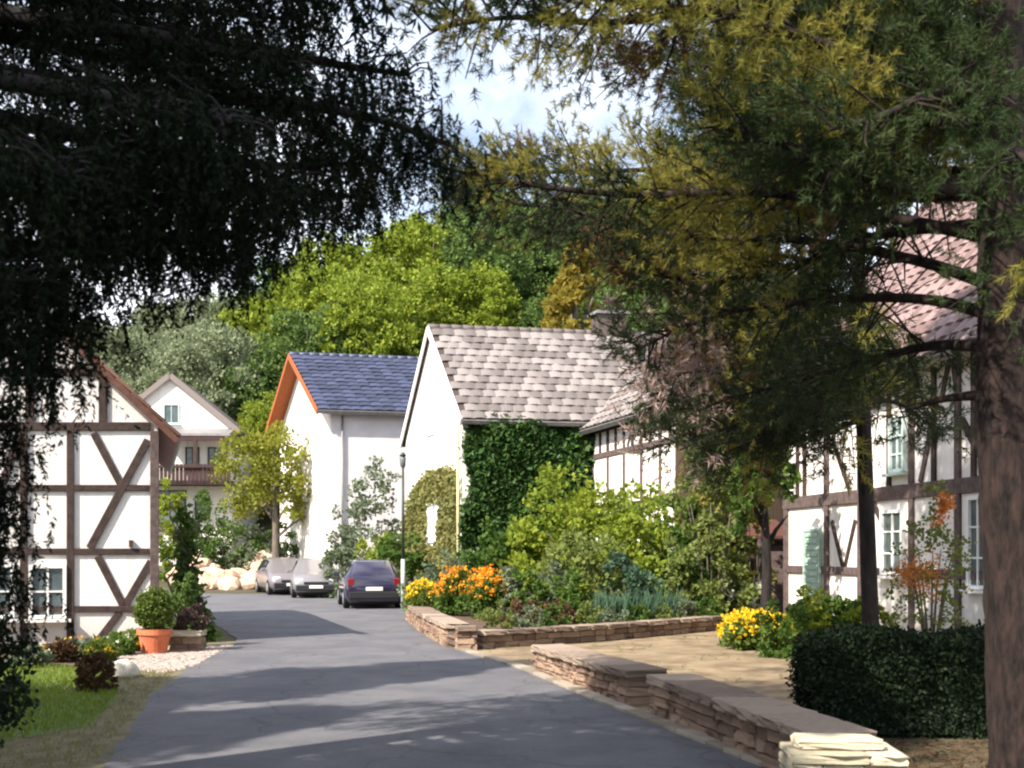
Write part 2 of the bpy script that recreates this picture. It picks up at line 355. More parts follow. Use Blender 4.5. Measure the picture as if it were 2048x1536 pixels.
stone_wall('capstone_slab', 'broken pale limestone slab lying on the squat gatepost', [(1.86, 7.58), (2.40, 7.54)], .055, .34, 1, .05, PALES, z0=.425, over=0)
stone_wall('garden_wall', 'low roadside stone wall under the orange flowers', [(-2.5, 29.0), (-1.75, 24.3), (-.98, 20.35)], .44, .36, 3)
stone_wall('garden_wall', 'low stone wall edging the planted bed along the sandy path', [(-.62, 20.3), (1.7, 22.2), (4.7, 25.4)], .32, .32, 2)
stone_wall('stone_pier', 'small stone pier on the wall corner below the orange flowers', [(-.98, 20.0), (-.62, 20.05)], .42, .36, 3, .08)
def kerb(label_pts, inward, name='kerb'):
    k = tag(bpy.data.objects.new(name, None), kind='structure'); COL.objects.link(k); ORG[k.name] = Vector((0, 0, 0))
    for a, b in zip(label_pts[:-1], label_pts[1:]):
        A, B = Vector((*a, 0)), Vector((*b, 0)); d = B - A; n = max(1, round(d.length / .34)); st = d / n; dn = d.normalized(); nn = Vector((dn.y, -dn.x, 0)) * inward
        for i in range(n):
            place('kerb_stone', random.choice(KERBS), k, A + st * (i + .5) + nn * .09 + Vector((0, 0, .012)), dn, (st.length - .012, .17, .07), .012)
kerb(RRt[2:8], 1)
# rockery at the far bend of the road
t = thing('rockery', (-12, 49.6, 0), 'heap of pale sandstone boulders at the far bend of the road', 'rockery')
for i in range(62):
    px = random.uniform(350, 556); lay = random.random()
    Y = 49.6 + lay * 3.2; s = random.uniform(.45, 1.25)
    X = (px - 1024) / FPX * Y; z = .12 + lay * 1.15 * (.75 + .35 * math.sin(px * .05))
    place('rock', random.choice(ROCKS), t, (X, Y, z + .1), (math.cos(i), math.sin(i)), (s * 1.2, s * .9, s * .75), .3)
# cobbles beside the house corner: too small to pick apart
cob = MB()
CP = [(-6.4, 20.6), (-6.35, 17.4), (-4.95, 16.2), (-4.72, 17), (-4.98, 19.5), (-5.1, 21)]
for x, y in scatter(CP, 2600):
    a = random.random() * 3.14; s = random.uniform(.035, .06); u = Vector((math.cos(a), math.sin(a), 0)); v = Vector((-u.y, u.x, 0))
    h = random.uniform(.012, .028)
    cob.add([Vector((x, y, .004)) + u * s * p * k + v * s * q * k + Vector((0, 0, hh)) for hh, k in ((0, 1), (h, .7)) for p, q in ((-1, -1), (1, -1), (1, 1), (-1, 1))],
            [(4, 5, 6, 7), (0, 1, 5, 4), (1, 2, 6, 5), (2, 3, 7, 6), (3, 0, 4, 7)])
o = cob.build('cobblestones', cobble_m); tag(o, 'pinkish grey cobbles beside the timber house corner', 'cobbles', kind='stuff')

# ------------------------------------------------------------------ houses
Zv = Vector((0, 0, 1))
def beam(parent, a, b, w, dep, n, m, name='timber', proud=.0):
    """straight timber from a to b on a wall with normal n"""
    a, b = Vector(a), Vector(b); d = (b - a); L = d.length; d.normalize(); s = d.cross(n).normalized()
    mb = MB(); mb.box((a + b) / 2 + n * (dep / 2 - .03 + proud), d * L, s * w, n * dep)
    return mb.build(name, m, parent, bevel=.008)
def window(parent, c, e, n, w, h, bars=(1, 2), fm=white_paint, shutters=None, sill=True):
    c = Vector(c); f = MB(); b = .06
    for s in (-1, 1):
        f.box(c + e * s * (w / 2 - b / 2) + n * .02, e * b, Zv * h, n * .09)
        f.box(c + Zv * s * (h / 2 - b / 2) + n * .02, e * (w - 2 * b), Zv * b, n * .088)
    for i in range(1, bars[0] + 1): f.box(c + e * (-w / 2 + w * i / (bars[0] + 1)) + n * .012, e * .035, Zv * (h - 2 * b), n * .05)
    for i in range(1, bars[1] + 1): f.box(c + Zv * (-h / 2 + h * i / (bars[1] + 1)) + n * .012, e * (w - 2 * b), Zv * .03, n * .045)
    p = MB(); p.box(c - n * .0, e * (w - b), Zv * (h - b), n * .02)
    wo_ = p.build('window', glass, parent); f.build('window_frame', fm, wo_)
    if sill:
        s = MB(); s.box(c - Zv * (h / 2 + .04) + n * .06, e * (w + .16), Zv * .05, n * .18); s.build('window_sill', fm, wo_)
    if shutters:
        for s in (-1, 1):
            q = MB(); cc = c + e * s * (w / 2 + w * .28) + n * .03; q.box(cc, e * w * .5, Zv * h, n * .03)
            for k in range(9): q.box(cc + Zv * (-h / 2 + h * (k + .5) / 9) + n * .02, e * w * .42, Zv * h * .06, n * .025)
            q.build('shutter', shutters, parent)
    return wo_
TM = {}
def tile_mesh(key, m, w, l, th=.04, arch=.03):
    if key in TM: return TM[key]
    mb = MB(); n = 5; top = []; bot = []
    for i in range(n + 1):
        u = i / n; z = arch * math.sin(u * math.pi) * (1 if u < .75 else .9)
        for y, zz in ((0, 0), (l * 1.12, 0)): top.append((u * w * 1.02, y, z + th)); bot.append((u * w * 1.02, y, z))
    N = len(top); fs = []
    for i in range(n): fs += [(2 * i, 2 * i + 2, 2 * i + 3, 2 * i + 1), (2 * i, N + 2 * i, N + 2 * i + 2, 2 * i + 2)]
    fs += [(0, 1, N + 1, N), (2 * n, N + 2 * n, N + 2 * n + 1, 2 * n + 1)]
    mb.add(top + bot, fs); TM[key] = mb.mesh('roof_tile', m); return TM[key]
def tiles(parent, O, e, u, L, S, w, l, m, key, limit=None, lift=.05, keep=None):
    """courses of single tiles on the plane O + e*s + u*t, e along the eave, u up the slope (may be skewed)"""
    e = e.normalized(); n = e.cross(u).normalized(); 
    if n.z < 0: n = -n
    up = n.cross(e).normalized(); 
    if up.z < 0: up = -up
    me = tile_mesh(key, m, w, l); cols = int(L / w); rows = int(S / l); un = u.normalized(); rest = []
    lim = 10 ** 9 if limit is None else limit; k = 0
    for j in range(rows):
        for i in range(cols):
            P = O + e * (i * w + (w * .5 if j % 2 and key != 'blue' else 0) - .0) + un * (j * l) + n * lift
            if keep and not keep(P): rest.append(P); continue
            X = e; Rm = Matrix((X, up, n)).transposed().to_4x4() if X.cross(up).dot(n) > 0 else Matrix((X, up, n)).transposed().to_4x4()
            tl = Matrix.Rotation(-.085 + random.uniform(-.02, .02), 4, 'X') @ Matrix.Rotation(random.uniform(-.03, .03), 4, 'Z')
            if k < lim: link('roof_tile', me, parent, Matrix.Translation(P + n * random.uniform(0, .016)) @ Rm @ tl); k += 1
            else: rest.append(P)
    if rest:
        src = [Vector(v.co) for v in me.vertices]; fs = [tuple(p.vertices) for p in me.polygons]; mb = MB()
        Rm = Matrix((e, up, n)).transposed()
        tl = Matrix.Rotation(-.085, 3, 'X')
        for P in rest: mb.add([P + Rm @ (tl @ v) for v in src], fs)
        tag(mb.build('roof_tiles_upper', m, parent), kind='stuff')
def gabled(name, label, F0, e, L, G, zb, ze, zr, wm, rm, over=.3, rake=.3, th=.12, fas=fascia, sof=None, bd=(.10, .05)):
    """house on the plan F0, F0+eL, +G; ridge above the middle of G"""
    F0 = Vector((F0[0], F0[1], 0)); e = Vector((e[0], e[1], 0)).normalized(); G = Vector((G[0], G[1], 0)); g = G.normalized()
    t = thing(name, (F0.x, F0.y, zb), label, 'house')
    def ring(P): return [P + Zv * zb, P + G + Zv * zb, P + G + Zv * ze, P + G / 2 + Zv * zr, P + Zv * ze]
    mb = MB(); mb.prism(ring(F0), e * L); mb.build('wall', wm, t)
    half = G.length / 2; sl = (zr - ze) / half
    rt = None
    for s in (0, 1):
        b = F0 + (G if s else Vector()) ; out = g if s else -g
        ev = b + out * over + Zv * (ze - sl * over) - e * rake; rg = F0 + G / 2 + Zv * zr - e * rake
        Ln = e * (L + 2 * rake); up = (rg - ev); nn = e.cross(up).normalized(); nn = nn if nn.z > 0 else -nn
        m_ = MB(); m_.prism([ev + nn * .02, rg + nn * .02, rg + nn * (.02 + th), ev + nn * (.02 + th)], Ln)
        if rt is None: rt = m_.build('roof', rm, t); R0 = (ev + nn * (th - .02), up)
        else: m_.build('roof_slope', rm, rt)
        if sof:
            q = MB(); q.prism([ev - nn * .03, rg - nn * .03, rg + nn * .016, ev + nn * .016], e * (rake + .02)); q.build('soffit', sof, rt)
        q = MB(); q.prism([ev - nn * bd[0], rg - nn * bd[0], rg + nn * (th + bd[1]), ev + nn * (th + bd[1])], -e * .05); q.build('barge_board', fas, rt)
        q = MB(); q.prism([ev + nn * .0, ev + nn * (th + .02), ev + nn * (th + .02) - up.normalized() * .05, ev - up.normalized() * .05], Ln); q.build('gutter', zinc, rt)
    return t, rt, R0
# --- main white gabled house with the brown roof
c0 = Vector((-1.55, 36.0, 0)); th1 = R(11); e1 = Vector((math.cos(th1), math.sin(th1), 0))
b0 = at(812, 1105, 43.2); G1 = Vector((b0.x - c0.x, b0.y - c0.y, 0)); n1 = Vector((e1.y, -e1.x, 0))
hm, rf, (o_, up_) = gabled('white_gabled_house', 'tall white gabled house with weathered brown tiles and ivy on its long wall', c0, e1, 8.6, G1, 0, 6.0, 9.35, plaster, deck_brown, over=.32, rake=.12, fas=white_paint)
tiles(rf, o_, e1, up_, 8.8, up_.length, .385, .405, tile_brown, 'brown', 299)
mb = MB()
rp0 = c0 + G1 / 2 + Zv * 9.45 - e1 * .12
for i in range(22): mb.tube([rp0 + e1 * (i * .4), rp0 + e1 * (i * .4 + .41)], [.13, .11], 8)
mb.build('ridge_tiles', tile_brown, rf, True)
g1 = G1.normalized(); ng = Vector((g1.y, -g1.x, 0)); ng = ng if ng.x < 0 else -ng
w_ = onplane(868, 1040, c0, ng); mb = MB(); mb.box(w_ + ng * .03, g1 * 1.75, Zv * 1.55, ng * .05); shu = mb.build('loading_door', white_paint, hm)
for s_ in (-1, 1): mb = MB(); mb.box(w_ + ng * .07 + Zv * s_ * .55, g1 * 1.6, Zv * .08, ng * .03); mb.build('ledge', white_paint, shu)
w_ = onplane(866, 740, c0, ng); 
mb = MB(); mb.box(onplane(862, 868, c0, ng) + ng * .02, g1 * .9, Zv * .12, ng * .05); mb.build('vent', shade_and_vent_plaster, hm)
mb = MB(); pp = c0 + ng * .08 + e1 * .04 - e1 * .1; mb.tube([pp + Zv * .0, pp + Zv * 5.7], [.05, .05], 8); mb.build('downpipe', cream_pipe, hm, True)
ch = MB(); cc = c0 + e1 * 6.3 + G1 / 2; ch.box(cc + Zv * 9.35, e1 * 1.0, g1 * .7, Zv * 1.5); cho = ch.build('chimney', mat('chimney_brick', (.075, .06, .055), (.12, .095, .085), .9, 12, .5, 30), rf)
ch = MB(); ch.box(cc + Zv * 10.15, e1 * 1.2, g1 * .9, Zv * .1); 
ch.build('chimney_cap', zinc, hm)
# --- timbered wing running towards the viewer from it
wd = (Vector((4.15, 31.2, 0)) - Vector((2.36, 37.3, 0))).normalized(); w0 = Vector((2.36, 37.3, 0)) ; wn = Vector((wd.y, -wd.x, 0)); wn = wn if wn.x < 0 else -wn
WL = 7.0; wf = w0 + wd * WL
hw, rf, (o_, up_) = gabled('timber_framed_wing', 'half-timbered wing with brown roof behind the yellow-green bush', w0, wd, WL, -wn * 6.4, 0, 5.75, 8.5, plaster, deck_brown, over=.35, rake=.15, fas=oak)
tiles(rf, o_, wd, up_, WL + .2, up_.length, .36, .40, tile_brown, 'brown2', 299)
def wz(px, py): return onplane(px, py, w0, wn)
beam(hw, w0 + Zv * 5.55, w0 + wd * WL + Zv * 5.55, .22, .08, wn, oak)
beam(hw, w0 + Zv * 4.72, w0 + wd * WL + Zv * 4.72, .17, .07, wn, oak_grey)
beam(hw, w0 + Zv * 3.1, w0 + wd * WL + Zv * 3.1, .18, .07, wn, oak)
for i in range(11):
    a = .12 + i * .66
    beam(hw, w0 + wd * a + Zv * 4.81, w0 + wd * a + Zv * 5.43, .16 if i % 3 else .2, .065, wn, oak)
    if i % 2: beam(hw, w0 + wd * a + Zv * 3.2, w0 + wd * a + Zv * 4.63, .15, .065, wn, oak_grey)
for a in (3.7, 4.6): beam(hw, w0 + wd * a + Zv * 4.81, w0 + wd * (a + .42) + Zv * 5.42, .12, .06, wn, oak)
wg = wf + wd * .02
for i in range(24):                                                # boarded end wall
    u = (i + .5) / 24; top = 5.75 + (8.5 - 5.75) * (1 - abs(2 * u - 1)); b_ = wf - wn * 6.4 * u
    beam(hw, b_ + Zv * .1, b_ + Zv * (top - .03), .255, .06, wd, mat('brown_boards', (.06, .04, .028), (.11, .075, .05), .85, 10, .5, 40, byobj=True), 'plank', proud=random.uniform(0, .012))
# --- white house with blue-black pantiles
c2 = at(660, 1105, 48.0); c2.z = 0; th2 = R(13); e2 = Vector((math.cos(th2), math.sin(th2), 0))
b2 = at(560, 1105, 57.0); G2 = Vector((b2.x - c2.x, b2.y - c2.y, 0)); g2 = G2.normalized(); n2 = Vector((g2.y, -g2.x, 0)); n2 = n2 if n2.x < 0 else -n2
hb, rf, (o_, up_) = gabled('blue_roofed_house', 'white house with glossy blue-black tiles and orange pine eaves', c2, e2, 9.0, G2, 0, 7.75, 10.6, plaster, mat('roof_underlay_dark', (.02, .02, .03)), over=.5, rake=.62, fas=soffit, sof=soffit)
tiles(rf, o_, e2, up_, 7.2, up_.length, .46, .43, tile_blue, 'blue', 290)
mb = MB(); q0 = c2 + G2 / 2 + Zv * 10.72 - e2 * .62
for i in range(20): mb.tube([q0 + e2 * i * .45, q0 + e2 * (i * .45 + .46)], [.14, .12], 8)
mb.build('ridge_tiles', tile_blue, rf, True)
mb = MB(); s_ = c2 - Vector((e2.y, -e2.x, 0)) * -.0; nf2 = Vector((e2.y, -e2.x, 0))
mb.box(c2 + e2 * 4.3 + nf2 * .012 + Zv * 3.95, e2 * 8.5, nf2 * .02, Zv * 7.6); mb.build('side_wall_shade', shade_and_vent_plaster, hb)  # thin grey sheet, puts the shade on this white wall into colour
mb = MB(); pp = c2 + nf2 * .12 + e2 * .5; mb.tube([pp + Zv * .2, pp + Zv * 7.4], [.05, .05], 8); mb.build('downpipe', zinc, hb, True)
# --- far white house with wooden balcony
zb4 = 1.0; Y4 = 58.0; a4 = R(4); e4 = Vector((math.cos(a4), math.sin(a4), 0)); n4 = Vector((e4.y, -e4.x, 0))
f4 = at(218, 1105, Y4); f4.z = 0; Lw = 6.1; D4 = -n4 * 9
ap = at(340, 748, Y4).z
h4, rf4, _ = gabled('balcony_house', 'far white gabled house with dark wooden balcony across its front', f4, -n4, 9, e4 * Lw, 0, 8.1, ap - .1, plaster, mat('roof_dark_far', (.10, .085, .08), (.16, .135, .125), .9, 6, .5, 20), over=.4, rake=.22, fas=mat('grey_board', (.20, .17, .16)))
def p4(px, py, o=0): return onplane(px, py, f4, n4) + n4 * o
window(h4, p4(343, 828), e4, n4, .8, 1.0, (1, 0), mat('frame_teal', (.45, .55, .52)))
mb = MB(); a = p4(318, 868); b = p4(470, 872); mb.prism([a + Zv * .3, a + n4 * 1.5 - Zv * .1, a + n4 * 1.5 - Zv * .22, a + Zv * .1], e4 * (b - a).length); mb.build('canopy_roof', zinc, h4)
beam(h4, p4(310, 882, 1.4), p4(470, 880, 1.4), .3, .1, n4, maroon, 'canopy_beam')
for px in (352, 402, 462): beam(h4, p4(px, 885, 1.4), p4(px, 942, 1.4), .2, .14, n4, oak, 'balcony_post')
mb = MB(); a = p4(304, 972); b = p4(474, 972); mb.prism([a, a + n4 * 1.5, a + n4 * 1.5 + Zv * .2, a + Zv * .2], e4 * (b - a).length); mb.build('balcony_floor', oak, h4)
for i in range(22):
    a = p4(306 + i * 7.7, 972, 1.5); beam(h4, a, a + Zv * 1.0, .17, .03, n4, maroon, 'balcony_board')
beam(h4, p4(304, 938, 1.56), p4(474, 938, 1.56), .12, .08, n4, maroon, 'balcony_rail')
for px in (385, 430): window(h4, p4(px, 918), e4, n4, .7, 1.2, (1, 1), oak)
window(h4, p4(405, 1015), e4, n4, .75, 1.2, (0, 0), oak)
window(h4, p4(340, 1020), e4, n4, 1.6, 2.0, (1, 1), oak)
# --- left timber-framed house
aL = R(17.6); eL = Vector((math.cos(aL), math.sin(aL), 0)); nL = Vector((eL.y, -eL.x, 0)); cL = gnd(316, 1291); cL.z = 0
WLh = 8.6; oL = cL - eL * WLh
pe, pr = onplane(336, 872, cL, nL), onplane(190, 735, cL, nL); slope = (pr.z - pe.z) / (pe - pr).xy.length
ze = pe.z + slope * (Vector((pe.x - cL.x, pe.y - cL.y, 0)).dot(eL)) ; zr = ze + slope * WLh / 2
hl, rfl, _ = gabled('timber_framed_house', 'half-timbered house with pinkish white panels beside the lawn', oL, -nL, 8, eL * WLh, 0, ze, zr, plaster_pink, deck_red, over=.32, rake=.30, fas=fascia, th=.05, bd=(.03, .03))
def pl(px, py): return onplane(px, py, cL, nL)
def bl(a, b, w=.15, m=oak, pr=0): return beam(hl, pl(*a), pl(*b), w, .075, nL, m, proud=pr)
lx, rx = -260, 316
for y in (853, 976, 1103, 1218): bl((-300, y), (300, y), .15 if y == 853 else .112)
bl((-300, 1308), (300, 1290), .16)
bl((309, 862), (309, 1290), .155, oak_grey, .012)
for x in (141, 48, -60, -180): bl((x, 853), (x, 1305), .128, oak, .006)
bl((206, 742), (206, 845), .15); bl((60, 690), (60, 845), .15); bl((-60, 690), (-60, 845), .15); bl((-300, 745), (200, 745), .14)
bl((187, 866), (242, 970), .13, oak, -.01); bl((296, 880), (180, 1096), .14, oak, .004); bl((195, 1112), (246, 1211), .13, oak, -.01)
bl((302, 1122), (250, 1211), .13, oak, -.01); bl((240, 1224), (182, 1300), .13, oak, -.01)
bl((40, 870), (-40, 1096), .13, oak, .004)
window(hl, pl(96, 1183) + nL * .03, eL, nL, .62, .95, (1, 1), white_paint)
window(hl, pl(-20, 1183) + nL * .03, eL, nL, .8, .95, (1, 1), white_paint)
mb = MB(); q = pl(262, 1087) + nL * .05; mb.box(q, eL * .07, nL * .1, Zv * .12); mb.build('wall_lamp', oak, hl)
# verge tiles stepping up the gable edge
vt = piece_mesh('verge_tile', mat('verge_tile_dark', (.10, .05, .04), (.20, .11, .085), .85, 12, .5, 50, byobj=True), .04, .05)
for i in range(16):
    a = cL + eL * .32 + nL * .22 + Zv * (ze - slope * .32 + .08); d = (-eL + Zv * slope).normalized(); X = d; Yv = nL; Z_ = X.cross(Yv); Z_ = Z_ if Z_.z > 0 else -Z_
    M = Matrix.Translation(a + d * (.18 + i * .36) + Z_ * .06) @ Matrix((X, Z_.cross(X), Z_)).transposed().to_4x4() @ Matrix.Rotation(.05, 4, 'Y') @ Matrix.Diagonal((.4, .28, .06, 1))
    link('verge_tile', vt, rfl, M)
# --- right timber-framed house
dR = Vector((.184, -1, 0)).normalized(); cR = Vector((6.17, 26.0, 0)); nR = Vector((dR.y, -dR.x, 0)); nR = nR if nR.x < 0 else -nR
hr, rfr, (o_, up_) = gabled('timber_framed_house', 'large half-timbered house with pinkish red tiles behind the clipped hedge', cR, dR, 13, -nR * 8.5, 0, 5.35, 10.4, plaster, deck_brown, over=.4, rake=.3, fas=oak_grey)
tiles(rfr, o_, dR, up_, 13.4, up_.length, .335, .33, tile_red, 'red', 300, keep=lambda P: 1700 < 1024 + FPX * P.x / P.y < 2000 or (P.y > 22 and P.z < 6.2))
def pR(px, py): return onplane(px, py, cR, nR)
def br(a, b, w=.17, m=oak_grey, pr=0): return beam(hr, pR(*a), pR(*b), w, .075, nR, m, proud=pr)
zb_ = pR(1865, 978).z
def hz(z, w=.2, m=oak_grey, p=0): return beam(hr, cR + Zv * z, cR + dR * 13 + Zv * z, w, .08, nR, m, proud=p)
hz(5.2, .2, oak); hz(zb_, .26, oak_grey, .01); hz(pR(1640, 1140).z, .16); hz(.15, .2, oak, .006)
def vert(px, z0, z1, w=.17, m=oak_grey, pr=.006):
    a = pR(px, 1105); return beam(hr, Vector((a.x, a.y, z0)), Vector((a.x, a.y, z1)), w, .075, nR, m, proud=pr)
for px in (1574, 1655, 1722, 1825, 1918, 1990): vert(px, .2, 5.1, .19 if px in (1574, 1655) else .16)
for px in (1597, 1611, 1780, 1870, 1950): vert(px, zb_ + .1, 5.1, .12, oak)
br((1668, 885), (1702, 985), .12, oak, -.01); br((1876, 800), (1842, 965), .13, oak_grey, -.01); br((1925, 840), (1985, 950), .16, oak, -.012)
br((1906, 690), (1884, 800), .12, oak, -.014); br((1904, 690), (1916, 800), .12, oak, -.016)
br((1665, 1042), (1688, 1138), .11, oak, -.01); br((1712, 1040), (1690, 1138), .11, oak, -.012); br((1745, 1000), (1810, 1140), .13, oak, -.01)
c_ = pR(1629, 1128); window(hr, c_ + nR * .02, dR, nR, .8, 1.5, (0, 5), green_paint)
q = MB(); q.box(c_ + nR * .05, dR * .68, nR * .03, Zv * 1.36)
for k in range(10): q.box(c_ + nR * .075 + Zv * (-.62 + k * .138), dR * .6, nR * .03, Zv * .085)
q.build('shutter', green_paint, hr)
window(hr, pR(1962, 1085) + nR * .03, dR, nR, .55, 1.5, (1, 2), white_paint)
window(hr, pR(1790, 1085) + nR * .03, dR, nR, .8, 1.2, (1, 2), white_paint)
window(hr, pR(1800, 890) + nR * .03, dR, nR, .0 + .55, 1.0, (1, 2), mat('frame_teal', (.45, .55, .52)))
# small red-roofed shed between wing and right house
ts = thing('garden_shed', (5.2, 30, 0), 'small dark wooden shed with red roof between the two half-timbered houses', 'shed')
s0 = at(1440, 1105, 29.0); mb = MB(); mb.box(Vector((s0.x + .9, 30.2, 1.0)), Vector((2.2, 0, 0)), Vector((0, 2, 0)), Zv * 2.0); mb.build('wall', oak, ts)
mb = MB(); mb.prism([(s0.x + .05, 28.9, 2.05), (s0.x + .05, 31.4, 2.5), (s0.x + .05, 31.4, 2.6), (s0.x + .05, 28.9, 2.12)], Vector((1.9, 0, 0))); mb.build('roof', mat('red_sheet', (.11, .04, .03), (.08, .035, .03), .8, 4), ts)
for k in (0, 1.2): mb = MB(); mb.box((s0.x - .2 + k, 28.98, 1.02), Vector((.14, 0, 0)), Vector((0, .14, 0)), Zv * 2.05); mb.build('post', oak_grey, ts)
mb = MB(); mb.box((s0.x + 1.4, 29.17, .95), Vector((.8, 0, 0)), Vector((0, .05, 0)), Zv * 1.85); mb.build('door', oak_grey, ts)

# ------------------------------------------------------------------ cars and street furniture
def car(name, label, loc, rot, paint, dark=False, facing_rear=True):
    t = thing(name, loc, label, 'car'); t.rotation_euler = (0, 0, 0)
    c, s = math.cos(rot), math.sin(rot); base = Vector(loc)
    def T(x, y, z): return base + Vector((x * c - y * s, x * s + y * c, z))
    #      x     zbot belt top  w    wtop
    ST = [(-2.03, .36, .62, .70, .70, .62), (-1.98, .24, .80, .88, .80, .70), (-1.86, .20, .90, .99, .85, .69), (-1.42, .18, .93, 1.40, .86, .585),
          (-.95, .18, .93, 1.46, .865, .60), (-.2, .18, .93, 1.475, .865, .61), (.42, .18, .92, 1.40, .865, .595), (1.12, .19, .90, .965, .865, .69),
          (1.55, .20, .84, .90, .85, .69), (1.88, .22, .70, .77, .81, .66), (2.02, .34, .54, .60, .72, .58)]
    def ring(x, zb, be, tp, w, wt):
        h = [(w * .86, zb), (w * .985, zb + .16), (w, (zb + be) / 2 + .06), (w * .965, be), (wt, tp - .045), (wt * .80, tp)]
        return [(x, y, z) for y, z in h] + [(x, -y, z) for y, z in h[::-1]]
    rings = [ring(*q) for q in ST]; mb = MB(); n = 12
    mb.add([T(*p) for r in rings for p in r], [(i * n + j, i * n + (j + 1) % n, (i + 1) * n + (j + 1) % n, (i + 1) * n + j) for i in range(len(ST) - 1) for j in range(n)]
           + [tuple(range(n)), tuple((len(ST) - 1) * n + j for j in range(n))])
    body = mb.build('body', paint, t, True)
    gl = mat('car_glass', (.012, .016, .02), None, .05, spec=.8)
    def panel(nm, idx, quad, sh=.86, off=.012, m=gl):
        a, b, cc, d = [Vector(rings[i][j]) for i, j in quad]; ce = (a + b + cc + d) / 4; nn = (b - a).cross(d - a).normalized()
        if nn.dot(ce - Vector((ce.x * .5, 0, .8))) < 0: nn = -nn
        q = MB(); q.prism([T(*(ce + (v - ce) * sh + nn * .002)) for v in (a, b, cc, d)], T(*(ce + nn * off)) - T(*ce)); return q.build(nm, m, t)
    panel('rear_window', 0, [(2, 4), (2, 7), (3, 7), (3, 4)], .88)
    panel('windscreen', 0, [(6, 4), (6, 7), (7, 7), (7, 4)], .9)
    for i in (3, 4, 5): 
        panel('side_window', 0, [(i, 3), (i + 1, 3), (i + 1, 4), (i, 4)], .84); panel('side_window', 0, [(i, 8), (i + 1, 8), (i + 1, 7), (i, 7)], .84)
    rub = mat('tyre_rubber', (.018, .018, .02), None, .85); al = mat('alloy_rim', (.5, .5, .52), None, .35, metallic=.8)
    for x in (-1.28, 1.27):
        for sd in (-1, 1):
            w = MB(); w.tube([T(x, sd * .68, .31), T(x, sd * .70, .31), T(x, sd * .855, .31), T(x, sd * .875, .31)], [.27, .315, .315, .27], 20); wo_ = w.build('wheel', rub, t, False)
            w = MB(); w.tube([T(x, sd * .86, .31), T(x, sd * .884, .31)], [.2, .17], 12); w.build('rim', al, wo_)
    def bx(nm, x, y, z, dx, dy, dz, m):
        q = MB(); q.box(T(x, y, z), T(dx, 0, 0) - base, T(0, dy, 0) - base, Vector((0, 0, dz))); return q.build(nm, m, t, bevel=min(dx, dy, dz) * .2)
    red = mat('tail_lamp_red', (.16, .006, .01), None, .15, spec=.6); clear = mat('lamp_clear', (.75, .75, .78), None, .1, spec=.8); blk = mat('bumper_black', (.02, .02, .022), None, .6)
    for sd in (-1, 1):
        bx('tail_light', -1.955, sd * .68, .80, .14, .2, .24, red); bx('headlight', 1.86, sd * .60, .66, .2, .3, .13, clear)
        bx('mirror', .85, sd * .95, 1.0, .12, .2, .14, paint)
        bx('door_handle', -.25, sd * .868, .82, .18, .03, .03, paint)
    bx('rear_bumper', -2.03, 0, .42, .1, 1.5, .2, blk if dark else paint); bx('front_bumper', 2.02, 0, .38, .1, 1.46, .2, blk if not dark else paint)
    bx('grille', 1.99, 0, .56, .1, .9, .1, blk)
    pw = mat('plate_white', (.75, .75, .72), None, .5)
    bx('number_plate', -2.055, 0, .60, .04, .5, .11, pw); bx('number_plate', 2.085, 0, .42, .03, .5, .11, pw)
    bx('underbody', 0, 0, .2, 3.6, 1.4, .14, blk)
    return t
navy = mat('paint_navy_purple', (.012, .008, .030), None, .25, spec=.6, coat=1); silver = mat('paint_silver', (.24, .225, .24), None, .35, metallic=.3, spec=.5, coat=.6)
silver2 = mat('paint_silver_mauve', (.22, .20, .215), None, .35, metallic=.35, spec=.5, coat=.6)
p_ = at(737, 1105, 36.2); car('parked_car', 'dark navy hatchback parked with its tail towards us by the lamp post', (p_.x, p_.y, .016), R(90 + 12), navy, True)
p_ = at(628, 1105, 44.2); car('parked_car', 'silver car facing us ahead of the navy hatchback', (p_.x, p_.y, .016), R(-90 + 12), silver)
p_ = at(566, 1105, 47.2); car('parked_car', 'silver grey car half hidden behind the other silver car by the boulders', (p_.x, p_.y, .016), R(-90 + 22), silver2)
lp = thing('street_lamp', (at(806, 1215, 35).x, 34.0, 0), 'slim street lamp on a dark pole beside the navy hatchback', 'street lamp')
b_ = Vector((at(806, 1105, 34.0).x, 34.0, 0)); lpm = mat('lamp_post_dark', (.05, .06, .05), None, .5, metallic=.3); lpg = mat('lamp_post_lit_grey', (.42, .48, .46), None, .5)
mb = MB(); mb.tube([b_, b_ + Zv * 1.5], [.065, .06], 10); mb.build('lit_lower_pole', lpg, lp, True)  # light grey lower pole, its sunlit tone put into the colour
mb = MB(); mb.tube([b_ + Zv * 1.45, b_ + Zv * 4.2], [.045, .035], 10); mb.build('pole', lpm, lp, True)
mb = MB(); mb.tube([b_ + Zv * 4.2, b_ + Zv * 4.25, b_ + Zv * 4.5, b_ + Zv * 4.55], [.03, .08, .1, .05], 12); mb.build('lantern', mat('lantern_glass', (.12, .13, .13), None, .3), lp, True)
mb = MB(); mb.tube([b_ + Zv * 4.55, b_ + Zv * 4.66], [.12, .03], 12); mb.build('lantern_cap', lpm, lp, True)
bt = gnd(1352, 1235); bt.z = 0
tb = thing('bird_table', bt, 'pale grey-green bird table among the garden shrubs', 'bird table'); gp = mat('faded_wood', (.40, .45, .42), (.32, .36, .34), .8, 8, .4, 30)
mb = MB(); mb.box(bt + Zv * .65, Vector((.08, 0, 0)), Vector((0, .08, 0)), Zv * 1.3); mb.build('post', gp, tb)
mb = MB(); mb.box(bt + Zv * 1.32, Vector((.55, 0, 0)), Vector((0, .4, 0)), Zv * .04); mb.build('tray', gp, tb)

